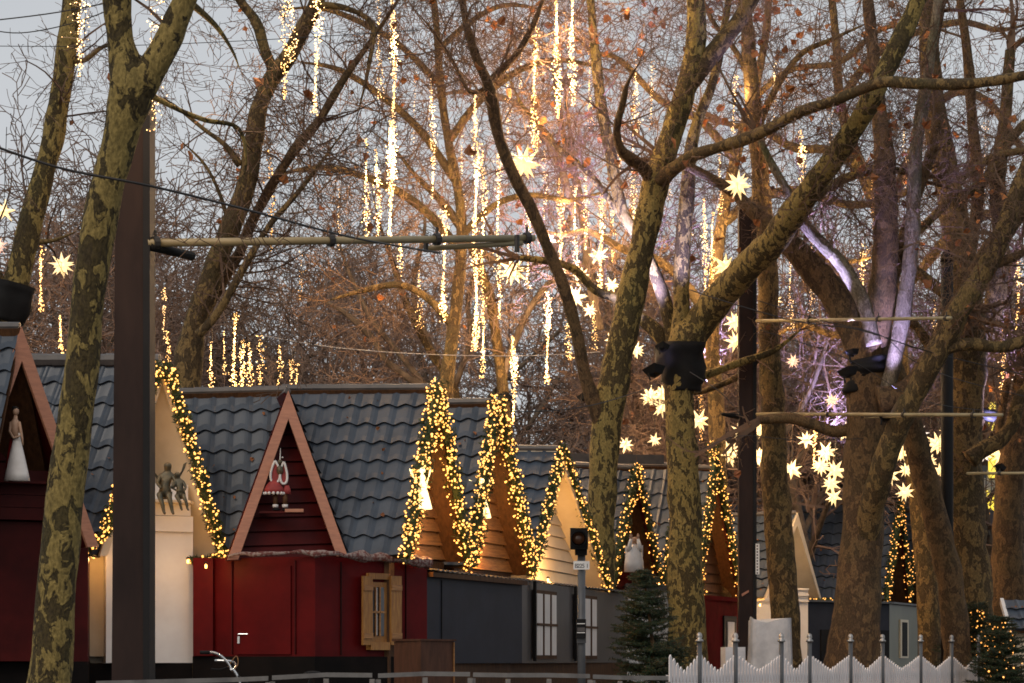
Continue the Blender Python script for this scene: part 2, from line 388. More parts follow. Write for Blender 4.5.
def garland(path, label, bulbs=150, rad=.105, dens=760, size=.0175, mt='bulb', group='lit garlands on the gables', hang=0.0):
    P = [Vector(p) for p in path]
    cum = [0]
    for a, b in zip(P, P[1:]): cum.append(cum[-1] + (b - a).length)
    Lt = cum[-1]
    def pt(s):
        for i in range(len(P) - 1):
            if s <= cum[i + 1] or i == len(P) - 2:
                t = (s - cum[i]) / (cum[i + 1] - cum[i]); return P[i].lerp(P[i + 1], t)
    root = thing('garland', label, 'garland', P[0], group)
    m = MB()
    n = int(dens * Lt)
    C = []; 
    for i in range(n):
        q = pt(nrs.uniform(0, Lt)); d = nrs.normal(size=3); d /= np.linalg.norm(d)
        rr = rad * nrs.uniform(.1, 1) ** .5 * (1 + .25 * math.sin(q.z * 9))
        C.append((q.x + d[0] * rr, q.y + d[1] * rr, q.z + d[2] * rr))
    m.batch([(-.5, 0, 0), (.5, 0, 0), (0, .12, 0), (0, 0, .16)], [(0, 1, 2), (0, 3, 1)], C, nrs.uniform(.06, .12, n), rot=True)
    m.sweep([pt(Lt * k / 14) for k in range(15)], [rad * .42] * 15, 6, .5)
    m.build('greenery', M['greenery'], root)
    k = int(bulbs * 1.35); C = []
    for i in range(k):
        q = pt(Lt * (i + nrs.uniform(-.8, .8)) / k); d = nrs.normal(size=3); d[1] -= .5; d /= np.linalg.norm(d)
        rr = rad * nrs.uniform(.75, 1.12)
        C.append((q.x + d[0] * rr, q.y + d[1] * rr, q.z + d[2] * rr - hang * abs(nrs.normal()) * .3))
    m = MB(); m.batch(OCT, OCF, C, nrs.uniform(size * .7, size * 1.35, k), rot=True)
    o = m.build('bulbs', M[mt], root, smooth=True); o['kind'] = 'stuff'
    return root

def zat(py, Y): return ZC + (HZ - py) / F * Y
def hut_label(*a): pass

# ---- hut A : dark red, far left
Y = 31.0
hA = thing('market_hut', 'dark red market hut at the left edge with pinkish bargeboards and a white gowned figurine', 'hut', (gx(-20, Y), Y, 0), 'steep roofed market huts')
ap, fl, fr = at(20, 327, 31.2), at(-58, 548, 30.6), at(97, 547, 31.9)
RA = gable(hA, ap, fl, fr, (-.45, .55, 0), .75, M['dred'], M['dred'], M['barge_pink'], wa=.44, wf=.16)
VA = valley(ap, fr, RA)
B_ = at(-190, 329, 31.5)
tile_slope(hA, ap + Vector((0, .03, 0)), B_, ap + Vector((-.3, -1.0, -2.75)), B_ + Vector((-.3, -1.0, -2.75)))
tile_slope(hA, ap, B_, ap + Vector((.3, 1.2, -2.75)), B_ + Vector((.3, 1.2, -2.75)))
ridge_cap(hA, ap, B_)
body(hA, [(gx(-60, 31.6), 31.6), (gx(88, 32.4), 32.4), (gx(88, 34), 34.2), (gx(-60, 34), 34.2)], .0, zat(532, 32.4), M['dred'])
body(hA, [(gx(-64, 31.5), 31.5), (gx(88, 32.35), 32.35), (gx(88, 34), 34.25), (gx(-64, 34), 34.25)], 0, .98, M['plinth'], 'plinth')
body(hA, [(gx(-60, 30.9), 30.9), (gx(46, 31.55), 31.55), (gx(46, 32), 32.2), (gx(-60, 31), 31.7)], zat(483, 31.4), zat(480.5, 31.4), M['dred'], 'shelf')
m = MB()
for k in range(4):
    z0 = zat(519, 31.5) + k * .165
    m.foot([(gx(-60, 31.2), 31.2 - .0), (gx(50, 31.8), 31.8), (gx(50, 31.9), 31.95), (gx(-60, 31.3), 31.35)], z0, z0 + .158)
m.build('fascia_boards', M['dred'], hA)
body(hA, [(gx(-55, 31.35), 31.35), (gx(52, 31.95), 31.95), (gx(52, 32.), 32.05), (gx(-55, 31.4), 31.45)], .985, zat(521, 31.6), M['dred'], 'serving_shutter')

# ---- hut B : white
hB = thing('market_hut', 'white market hut behind the big left mast with a bronze cherub pair in its gable', 'hut', (gx(120, 33.6), 33.6, 0), 'steep roofed market huts')
ap, fl, fr = at(160, 362, 33.6), at(98, 556, 32.9), at(227, 560, 34.3)
RB = gable(hB, ap, fl, fr, (-.42, .50, 0), .62, M['cream'], M['cream'], M['cream'], wa=.30, wf=.12, boards=.26)
B_ = at(30, 362, 33.9)
tile_slope(hB, ap, B_, fl, B_ + (fl - ap), clip=[VA])
tile_slope(hB, ap + Vector((0, .05, 0)), B_ + Vector((0, .05, 0)), fr, B_ + (fr - ap), deck='cream')
VB = valley(ap, fr, RB)
ridge_cap(hB, ap + Vector((0, 0, .02)), B_ + Vector((0, 0, .02)), .10)
zt = zat(512, 33.6)
f0 = fl + RB * .5; f1 = at(193, 560, 34.2)
body(hB, [(gx(106, 33.3), 33.3), (gx(193, 33.95), 33.95), (gx(193, 33.95) - 1.1, 35.4), (gx(106, 33.3) - .6, 35.4)], .96, zat(520, 33.6), M['white'])
body(hB, [(gx(60, 33.6), 33.6), (gx(105.2, 33.75), 33.75), (gx(105, 35.4), 35.4), (gx(60, 35.4), 35.4)], .96, zat(545, 33.6), M['cream'], 'side_wall')
m = MB(); m.box((gx(90, 33.6), 33.58, 1.85), (.52, .04, 1.6), .1); m.build('door', M['cream'], hB)
body(hB, [(gx(60, 33.25), 33.25), (gx(193, 33.99), 33.9), (gx(190, 35), 35.2), (gx(60, 35), 35.2)], 0, .955, M['plinth'], 'plinth')
m = MB(); m.foot([(gx(140, 33.1), 33.1), (gx(190, 33.45), 33.45), (gx(190, 33.5), 34), (gx(140, 33.1), 33.9)], zat(502, 33.3), zat(499.5, 33.3)); m.build('shelf', M['cream'], hB)
# under-gable boards in front of the wall
m = MB()
for k in range(3):
    z0 = zat(531, 33.6) + k * .225
    m.foot([(gx(106, 33.22), 33.22), (gx(193 - k * 2.5, 33.88), 33.88), (gx(193 - k * 2.5, 33.95), 33.97), (gx(106, 33.3), 33.32)], z0, z0 + .218)
m.build('boards', M['white'], hB)
garland([at(107, 530, 32.95), at(158, 368, 33.45), at(170, 372, 33.5), at(222, 552, 34.05)], 'lit green garland along the gable of the white hut', 330, .115)
garland([at(76, 553, 32.6), at(92, 546, 32.7), at(103, 535, 32.75), at(112, 528, 32.8)], 'short lit garland on the eave corner between mottled trunk and big left mast', 46, .07)
garland([at(190, 560, 33.9), at(205, 560, 33.95), at(228, 553, 34.0)], 'short lit garland under the right foot of the white gable', 26, .055)

# ---- hut C : dark red with cross gable
hC = thing('market_hut', 'dark red market hut with pink bargeboards, shuttered window and red box front', 'hut', (gx(300, 35), 35, 0), 'steep roofed market huts')
ap, fl, fr = at(288, 391, 34.2), at(227, 560, 33.35), at(347, 556, 34.0)
RC = gable(hC, ap, fl, fr, (-.22, .97, 0), .22, M['dred'], M['dred'], M['barge_pink'], wa=.42, wf=.155, boards=.19)
A_ = at(287, 390, 34.95); B_ = at(166, 393, 35.1)
tile_slope(hC, A_, B_, A_ + Vector((0, -.85, -2.42)), B_ + Vector((0, -.85, -2.42)), clip=[VB])
VC = valley(ap, fr, RC)
tile_slope(hC, A_, B_, A_ + Vector((0, 1.05, -2.42)), B_ + Vector((0, 1.05, -2.42)))
ridge_cap(hC, A_, B_)
ridge_cap(hC, ap, ap + Vector((-.16, .72, 0)), .045)
tile_slope(hC, ap + Vector((0,.06,0)), ap + Vector((-.22 * 1.1, .97 * 1.1, 0)), fr+ Vector((0,.06,0)), fr + Vector((-.22 * 1.1, .97 * 1.1, 0)), deck='dred')
# red box front: face one and face two with the corner at x 315
c0, c1, c2 = (gx(193, 33.9), 33.9), (gx(315, 33.2), 33.2), (gx(427, 34.9), 34.9)
body(hC, [c0, c1, c2, (c2[0] - .3, 36.3), (c0[0], 36.3)], .85, zat(557, 33.4), M['red'], 'wall')
body(hC, [(c0[0], c0[1] - .04), (c1[0], c1[1] - .05), (c2[0] + .03, c2[1] - .04), (c2[0] - .3, 36.0), (c0[0], 36.0)], 0, 1.05, M['plinth'], 'plinth')
# recessed corner post (dark) at left
m = MB(); m.foot([(gx(193, 33.75), 33.75), (gx(213, 33.7), 33.7), (gx(213, 33.85), 33.85), (gx(193, 33.9), 33.9)], 1.06, zat(558, 33.8)); m.build('corner_panel', M['red'], hC)
def fpt(px):   # on face one
    t = (px - 193) / (315 - 193); return Vector((c0[0] + (c1[0] - c0[0]) * t, c0[1] + (c1[1] - c0[1]) * t, 0))
n1 = Vector((c1[1] - c0[1], -(c1[0] - c0[0]), 0)).normalized()
if n1.y > 0: n1 = -n1
dA, dB = fpt(238), fpt(292)
m = MB(); m.prism([dA + Vector((0, 0, .95 + .13)), dB + Vector((0, 0, 1.08)), dB + Vector((0, 0, zat(566, 33.4))), dA + Vector((0, 0, zat(566, 33.4)))], n1 * .03)
door = m.build('door', M['red'], hC)
m = MB(); h = fpt(241) + n1 * .06; h.z = zat(634, 33.4); m.tube(h, h + Vector((.14, -.01, 0)), .012); m.tube(h - n1 * .04, h, .012); m.box((h.x, h.y + .02, h.z - .08), (.03, .02, .10))
m.build('handle', M['chrome'], door)
for px in (206, 233, 296):
    m = MB(); p = fpt(px); m.prism([p + Vector((0, 0, 1.08)), p + Vector((.012, 0, 1.08)), p + Vector((.012, 0, 2.38)), p + Vector((0, 0, 2.38))], n1 * .035)
    m.build('panel_strip', M['dred'], hC)
for px in (340, 405):
    t_ = (px - 315) / 112; p = Vector((c1[0] + (c2[0] - c1[0]) * t_, c1[1] + (c2[1] - c1[1]) * t_ - .012, 0))
    m = MB(); m.box((p.x, p.y, 1.72), (.008, .02, 1.3), .75); m.build('board_joint', M['plinth'], hC)
# window with shutters on face two
f2 = Vector((c2[0] - c1[0], c2[1] - c1[1], 0)); u2 = f2.normalized(); n2 = Vector((u2.y, -u2.x, 0))
if n2.y > 0: n2 = -n2
def q2(px, py):
    # intersection of pixel column with face two
    k = (px - 512) / F; t = (k * c1[1] - c1[0]) / (f2.x - k * f2.y); Yq = c1[1] + f2.y * t
    return Vector((c1[0] + f2.x * t, Yq, zat(py, Yq)))
def quad2(parent, name, x0, x1, y0, y1, off, th, mt):
    a, b = q2(x0, y1), q2(x1, y1); z0 = a.z; z1 = q2(x0, y0).z
    m = MB(); a.z = b.z = z0; a += n2 * off; b += n2 * off
    m.prism([a, b, b + Vector((0, 0, z1 - z0)), a + Vector((0, 0, z1 - z0))], n2 * th); return m.build(name, mt, parent)
win = quad2(hC, 'window', 368, 385, 582, 642, .004, .03, M['shutter'])
quad2(win, 'pane', 370, 382, 587, 636, .035, .006, M['glass'])
quad2(win, 'curtain', 373.2, 375, 588, 635, .042, .004, M['curtain'])
for a in ((376.6, 377.6, 587, 636), (372.4, 373.2, 587, 636), (370, 382, 611, 613)): quad2(win, 'muntin', *a, .047, .02, M['brown'])
quad2(win, 'lintel', 366, 387, 573, 579, .004, .06, M['shutter'])
quad2(win, 'sill', 366, 385, 642, 650, .004, .10, M['shutter'])
for x0, x1 in ((358, 367.5), (386, 396.5)):
    s_ = quad2(win, 'shutter', x0, x1, 576, 645, .07, .035, M['shutter'])
    for yy in (588, 636): quad2(s_, 'shutter_batten', x0, x1 - .5, yy - 3, yy + 2.5, .106, .02, M['brown'])
# festive cloth roll along the top
m = MB()
P = [at(228, 556, 33.3), at(262, 553, 33.2), at(300, 552, 33.15), at(330, 553, 33.1), at(345, 556, 33.25), at(380, 558, 33.9), at(410, 561, 34.4), at(429, 563, 34.7)]
Q = [P[int(i // 4)].lerp(P[min(7, int(i // 4) + 1)], (i % 4) / 4) + Vector((0, 0, rnd.uniform(-.02, .02))) for i in range(29)]
m.sweep(Q, [.036 + rnd.uniform(-.008, .012) + (.035 if i > 17 else 0) for i in range(29)], 9, .6)
one(m, 'cloth_roll', M['cloth'], 'patterned festive cloth rolled along the top of the red box front', 'cloth', P[0])

# ---- generic narrow gabled hut
def narrow_hut(label, ap, fl, fr, rec, dep, ridge_to, mats, barge=None, wa=.30, wf=.12, base=None, boards=.2, clip=(), deck='brown_dark'):
    wallm, soffm, bargem, bodym = mats
    h = thing('market_hut', label, 'hut', (ap.x, ap.y, 0), 'steep roofed market huts')
    R = gable(h, ap, fl, fr, rec, dep, wallm, soffm, bargem, wa=wa, wf=wf, boards=boards)
    Bk = Vector(ridge_to); rv = Bk - ap
    dl, dr = fl - ap, fr - ap
    tile_slope(h, ap, Bk, fl, Bk + dl, clip=clip, deck=deck); tile_slope(h, ap, Bk, fr, Bk + dr, clip=clip, deck=deck)
    ridge_cap(h, ap, Bk)
    u = (fr - fl).normalized() * .12; zz = min(fl.z, fr.z)
    a, b = fl + R * dep + u, fr + R * dep - u
    body(h, [(a.x, a.y), (b.x, b.y), (b.x + rv.x * .7, b.y + rv.y * .7 + .1), (a.x + rv.x * .7, a.y + rv.y * .7 + .1)], 0, zz, bodym)
    return h, R
REC = (-.93, .36, 0)
D_ = dict(ap=at(434, 388, 35.1), fl=at(404, 556, 34.0), fr=at(464, 560, 36.2))
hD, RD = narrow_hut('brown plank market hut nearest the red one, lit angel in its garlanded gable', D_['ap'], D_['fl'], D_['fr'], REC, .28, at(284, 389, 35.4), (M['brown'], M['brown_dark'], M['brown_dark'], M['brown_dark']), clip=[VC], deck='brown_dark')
E_ = dict(ap=at(494, 402, 37.4), fl=at(468, 566, 36.4), fr=at(530, 573, 38.7))
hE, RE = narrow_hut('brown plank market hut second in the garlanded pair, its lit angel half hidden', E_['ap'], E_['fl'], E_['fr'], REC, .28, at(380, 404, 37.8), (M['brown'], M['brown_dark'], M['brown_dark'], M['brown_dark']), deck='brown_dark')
F_ = dict(ap=at(560, 449, 43.0), fl=at(529, 575, 41.2), fr=at(606, 588, 45.0))
hF, RF = narrow_hut('cream clapboard market hut behind the tram signal', F_['ap'], F_['fl'], F_['fr'], (-.86, .5, 0), .42, at(470, 448, 43.2), (M['cream'], M['cream'], M['cream'], M['cream']), deck='cream')
G_ = dict(ap=at(634, 468, 48.8), fl=at(607, 597, 47.4), fr=at(661, 597, 50.2))
hG, RG = narrow_hut('dark market hut with white winged figure in its gable, behind the fir', G_['ap'], G_['fl'], G_['fr'], REC, .5, at(556, 464, 49.0), (M['dred'], M['dred'], M['dred'], M['white']))
G2_ = dict(ap=at(680, 466, 51.5), fl=at(659, 597, 50.6), fr=at(700, 598, 52.8))
hG2, _ = narrow_hut('dark market hut mostly hidden behind the trunk with black wrap', G2_['ap'], G2_['fl'], G2_['fr'], REC, .45, at(600, 464, 51.9), (M['dred'], M['dred'], M['dred'], M['brown_dark']))
H_ = dict(ap=at(713, 468, 54.0), fl=at(692, 600, 53.0), fr=at(740, 602, 56.0))
hH, _ = narrow_hut('maroon market hut just left of the right mast', H_['ap'], H_['fl'], H_['fr'], REC, .32, at(640, 466, 54.4), (M['brown_dark'], M['dred'], M['dred'], M['maroon']))
# the dark red ridge beam seen above roof G
m = MB(); m.prism([at(566, 453, 50.2), at(664, 455, 50.6), at(664, 464, 50.6), at(566, 462, 50.2)], (0, .12, 0)); m.build('ridge_board', M['ridge'], hG)
I_ = dict(ap=at(796, 513, 58.0), fl=at(764, 598, 56.4), fr=at(821, 604, 60.0))
hI, RI = narrow_hut('cream gabled market hut just right of the slim bare trunk by the right mast', I_['ap'], I_['fl'], I_['fr'], (-.86, .5, 0), .62, at(712, 516, 58.4), (M['white'], M['cream'], M['cream'], M['white']), deck='cream')
m = MB(); m.foot([(gx(740, 57.3), 57.3), (gx(808, 58.3), 58.3), (gx(808, 60), 60), (gx(740, 60), 60)], 0, zat(588, 58)); m.build('wall', M['white'], hI)
for yy in (588, 594, 600):
    m = MB(); m.foot([(gx(739, 57.2), 57.2), (gx(808.8, 58.2), 58.2), (gx(809, 58.4), 58.4), (gx(739, 57.4), 57.4)], zat(yy + 1.6, 58), zat(yy, 58)); m.build('cornice', M['white'], hI)
J_ = dict(ap=at(898, 503, 64.2), fl=at(884, 600, 62.8), fr=at(908, 602, 65.6))
hJ, _ = narrow_hut('long slate blue roofed market hut behind the thick trunk', J_['ap'], J_['fl'], J_['fr'], REC, .5, at(722, 501, 64.8), (M['cream'], M['dred'], M['dred'], M['navy']))
K_ = dict(ap=at(920, 510, 67.0), fl=at(905, 604, 66.0), fr=at(930, 606, 69.0))
hK, _ = narrow_hut('dark market hut between the two thick trunks, far along the row', K_['ap'], K_['fl'], K_['fr'], REC, .5, at(860, 510, 67.4), (M['brown_dark'], M['dred'], M['dred'], M['navy']))
L_ = dict(ap=at(1006, 530, 74.0), fl=at(992, 606, 72.5), fr=at(1020, 608, 76.0))
hL, _ = narrow_hut('slate roofed market hut below the yellow ride lights', L_['ap'], L_['fl'], L_['fr'], REC, .5, at(962, 530, 74.4), (M['white'], M['white'], M['white'], M['white']))
# ---- far right: low tiled lean-to with white wall
hM = thing('kiosk', 'low white kiosk with slate tiled lean-to roof at the right edge', 'kiosk', (gx(1040, 48), 48, 0))
A_, B_ = at(1003, 600, 49), at(1120, 601, 49.2)
tile_slope(hM, A_, B_, A_ + Vector((-.02, -.9, -.62)), B_ + Vector((-.02, -.9, -.62)))
m = MB(); m.prism([A_ + Vector((-.06, 0, .04)), A_ + Vector((-.08, -.92, -.58)), A_ + Vector((-.08, -.92, -.68)), A_ + Vector((-.06, 0, -.1))], (.07, 0, 0)); m.build('verge', M['white'], hM)
body(hM, [(gx(1006, 48.5), 48.4), (gx(1120, 48.5), 48.4), (gx(1120, 51), 51), (gx(1006, 51), 51)], 0, zat(625, 48.4), M['cream'])

# ---- flat roofed annex
an = thing('stall_annex', 'long flat roofed stall front, navy at one end and grey with two barred windows', 'stall', (gx(520, 38), 38.5, 0))
a0, a1, a2 = (gx(427, 34.95), 34.95), (gx(522, 38.9), 38.9), (gx(626, 46.6), 46.6)
zt = zat(572, 34.95)
d = Vector((a2[0] - a0[0], a2[1] - a0[1], 0)).normalized(); back = Vector((-.93, .36, 0))
def seg_body(nm, p, q, z0, z1, mt, depth=.5):
    m = MB(); m.foot([p, q, (q[0] + back.x * depth, q[1] + back.y * depth), (p[0] + back.x * depth, p[1] + back.y * depth)], z0, z1); return m.build(nm, mt, an)
seg_body('navy_wall', a0, a1, .95, zt, M['navy'])
seg_body('grey_wall', a1, a2, .95, zt, M['greywall'])
seg_body('plinth', (a0[0] + .02, a0[1]), (a2[0] + .02, a2[1]), 0, .945, M['brown_dark'], .4)
# corrugated roof edge
m = MB(); n_ = 110
for i in range(n_):
    t0, t1 = i / n_, (i + 1) / n_
    p = Vector((a0[0], a0[1], zt)).lerp(Vector((a2[0] + .12, a2[1] + .4, zt)), t0); q = Vector((a0[0], a0[1], zt)).lerp(Vector((a2[0] + .12, a2[1] + .4, zt)), t1)
    zz = .012 if i % 2 else .03
    f_ = -back * .16
    m.prism([p + f_ + Vector((0, 0, zz)), q + f_ + Vector((0, 0, zz)), q + back * .45 + Vector((0, 0, zz + .04)), p + back * .45 + Vector((0, 0, zz + .04))], (0, 0, .014))
m.build('corrugated_roof', M['rail'], an)
m = MB(); f_ = -back * .1
m.prism([Vector((a0[0], a0[1], zt)) + f_, Vector((a1[0], a1[1], zt)) + f_, Vector((a1[0], a1[1], zt - .07)) + f_, Vector((a0[0], a0[1], zt - .07)) + f_], back * .09); m.build('fascia', M['brown_dark'], an)
def qa(px, p=a1, q=a2):
    k = (px - 512) / F; dx, dy = q[0] - p[0], q[1] - p[1]; t = (k * p[1] - p[0]) / (dx - k * dy); return Vector((p[0] + dx * t, p[1] + dy * t, 0))
nb_ = -back
def quada(parent, name, x0, x1, z0, z1, off, th, mt, p=a1, q=a2):
    a, b = qa(x0, p, q) + nb_ * off, qa(x1, p, q) + nb_ * off
    m = MB(); m.prism([a + Vector((0, 0, z0)), b + Vector((0, 0, z0)), b + Vector((0, 0, z1)), a + Vector((0, 0, z1))], nb_ * th); return m.build(name, mt, parent)
for x0, x1 in ((532.5, 554), (573.5, 594.5)):
    w = quada(an, 'window', x0, x1, 1.02, 2.16, .004, .05, M['brown_dark'])
    quada(w, 'curtain', x0 + 1, x1 - 1, 1.08, 2.1, .056, .01, M['curtain'])
    for i in (1, 2): 
        xx = x0 + (x1 - x0) * i / 3; quada(w, 'glazing_bar', xx - .35, xx + .35, 1.08, 2.1, .066, .02, M['brown_dark'])
    quada(w, 'glazing_bar', x0 + .8, x1 - .8, 1.57, 1.61, .066, .022, M['brown_dark'])
    quada(w, 'bar_rail', x0 - 1.2, x0 - .3, .98, 2.3, .03, .05, M['black'])
quada(an, 'door_seam', 441, 441.6, .98, zt - .1, .004, .01, M['black'], a0, a1)

# ---- white annex under G, maroon box under H, navy/green lit box under J
wb = thing('stall_annex', 'small cream stall front with grey slab roof between fir and trunk', 'stall', (gx(670, 48), 48.5, 0))
body(wb, [(gx(628, 47.3), 47.3), (gx(700, 49.3), 49.3), (gx(700, 50), 50.2), (gx(628, 48), 49)], 0, zat(589, 47.8), M['white'])
body(wb, [(gx(626, 47.0), 47.0), (gx(704, 49.1), 49.1), (gx(704, 50), 50.2), (gx(626, 48), 49)], zat(588.8, 47.8), zat(584.5, 47.8), M['greywall'], 'slab_roof')
hb = thing('stall_annex', 'maroon stall front with small framed window left of the right mast', 'stall', (gx(720, 53), 53, 0))
b0, b1 = (gx(701, 51.2), 51.2), (gx(742, 54.8), 54.8)
body(hb, [b0, b1, (b1[0] - 1, 55.6), (b0[0] - .8, 52.4)], 0, zat(600, 52), M['maroon'])
m = MB(); m.foot([(b0[0] - .05, b0[1] - .1), (b1[0] + .1, b1[1] - .1), (b1[0] - .9, 55.6), (b0[0] - .9, 52.4)], zat(600, 52) + .003, zat(595.5, 52)); m.build('flat_roof', M['maroon'], hb)
w = quada(hb, 'window_frame', 722.5, 735, 1.0, 1.98, .005, .04, M['black'], b0, b1)
quada(w, 'curtain', 725.5, 732, 1.05, 1.85, .05, .01, M['curtain'], b0, b1)
jb = thing('stall_annex', 'dark and pale green stall front with two slit windows between thick trunks', 'stall', (gx(880, 60), 60, 0))
j0, j1, j2 = (gx(806, 58.8), 58.8), (gx(889, 61.0), 61.0), (gx(937, 66.5), 66.5)
body(jb, [j0, j1, (j1[0] - 1, 63), (j0[0] - .4, 61)], 0, zat(603, 60), M['navy'], 'navy_wall')
body(jb, [(j1[0] + .01, j1[1]), j2, (j2[0] - 1, 67.2), (j1[0] - .98, 63.0)], 0, zat(603, 60) - .003, M['wall_greenlit'], 'green_lit_wall')  # green tint of this end is light painted into its colour
m = MB(); m.foot([(j0[0], j0[1] - .15), (j1[0] + .1, j1[1] - .15), (j2[0] + .15, j2[1]), (j2[0] - 1, 67.3), (j0[0] - .4, 61.5)], zat(603, 60) + .002, zat(601, 60)); m.build('flat_roof', M['postgrey'], jb)
quada(jb, 'wall_board', 820, 888, 1.0, 1.75, .004, .03, M['black'], j0, j1)
for x0, x1 in ((900.5, 905.5), (923.5, 929)):
    w = quada(jb, 'window_frame', x0 - 1.5, x1 + 1.5, 1.05, 2.05, .004, .04, M['cream'], j1, j2)
    quada(w, 'pane', x0, x1, 1.1, 1.98, .045, .01, M['black'], j1, j2)

# ---- garlands on the narrow gables
fw = Vector((.05, -.06, 0))
def gpath(g, dx=0, top=0): return [g['fl'] + fw, g['ap'] + fw + Vector((0, 0, .02 + top)), g['fr'] + fw]
garland(gpath(D_), 'dense lit garland on the brown gable next to the red hut', 540, .15)
garland(gpath(E_), 'dense lit garland on the second brown gable', 540, .145)
garland(gpath(F_), 'lit garland on the cream gable behind the tram signal', 300, .12)
garland(gpath(G_), 'sparse lit garland on the dark gable above the fir', 210, .14)
garland(gpath(G2_), 'lit garland on the gable hidden by the trunk with black wrap', 190, .12)
garland([H_['fl'] + fw, H_['ap'] + fw, H_['ap'] + Vector((-.02, -.05, .5)), H_['ap'] + fw + Vector((.05, 0, 0)), H_['fr'] + fw], 'lit garland rising to a tall tip left of the right mast', 330, .14)
garland(gpath(J_), 'sparse lit garland on the gable just right of the thick trunk', 150, .12, size=.021, mt='bulb_deep')
garland(gpath(K_), 'sparse lit garland on the farthest gable between the trunks', 140, .12, size=.021, mt='bulb_deep')
garland([at(812, 601, 59.6), at(822, 600, 59.6), at(840, 602, 59.6)], 'short lit garland on the eave right of the cream gable', 26, .07)
# ------------------------------------------------------------------ trees
def crom(P, k=4):
    out = []
    n = len(P)
    for i in range(n - 1):
        p0, p1, p2, p3 = P[max(i - 1, 0)], P[i], P[i + 1], P[min(i + 2, n - 1)]
        for j in range(k):
            t = j / k; t2 = t * t; t3 = t2 * t
            out.append(tuple(.5 * ((2 * b) + (-a + c) * t + (2 * a - 5 * b + 4 * c - d) * t2 + (-a + 3 * b - 3 * c + d) * t3) for a, b, c, d in zip(p0, p1, p2, p3)))
    out.append(tuple(P[-1])); return out
def limb_pts(pts, Y, Y1=None, k=4):
    """pts (px,py,width px[,Y])"""
    n = len(pts); Q = []
    for i, p in enumerate(pts):
        y = p[3] if len(p) > 3 else (Y if Y1 is None else Y + (Y1 - Y) * i / (n - 1))
        v = at(p[0], p[1], y); Q.append((v.x, v.y, v.z, p[2] / 2 / F * y))
    Q = crom(Q, k)
    return [Vector(q[:3]) for q in Q], [max(.004, q[3]) for q in Q]

def twig(S, Lf, p, d, L, r, lev, R, par):
    """curling recursive twig; S collects segments"""
    step = par['step'][lev]; n = max(2, int(L / step)); step = L / n
    curl = Vector((R.gauss(0, 1), R.gauss(0, 1), R.gauss(0, 1))) * par['curl'][lev]
    for i in range(n):
        d = (d + curl * step + Vector((R.gauss(0, 1), R.gauss(0, 1), R.gauss(0, 1))) * par['jit'][lev] + Vector((0, 0, par['up'][lev])) * step).normalized()
        q = p + d * step; r2 = max(par['rmin'], r * (1 - .75 / n * (1 if i else .6)))
        S.append((p.x, p.y, p.z, q.x, q.y, q.z, r, r2))
        if lev < par['max']:
            nb = par['br'][lev] * step
            c = int(nb) + (1 if R.random() < nb - int(nb) else 0)
            for _ in range(c):
                v = Vector((R.gauss(0, 1), R.gauss(0, 1), R.gauss(0, 1))); v = (v - d * v.dot(d)).normalized()
                dd = (d * R.uniform(.35, .9) + v).normalized()
                twig(S, Lf, p.lerp(q, R.random()), dd, L * R.uniform(*par['lr']), max(par['rmin'], r2 * R.uniform(.45, .7)), lev + 1, R, par)
        elif Lf is not None and R.random() < par['leaf']: Lf.append(tuple(q))
        p, r = q, r2

NEAR = dict(step=[.22, .16, .11, .08], curl=[.35, .7, 1.1, 1.6], jit=[.10, .16, .2, .22], up=[.10, .05, 0, -.1], br=[3.6, 5.0, 6.0, 0], lr=(.35, .62), max=3, rmin=.0042, leaf=.010)

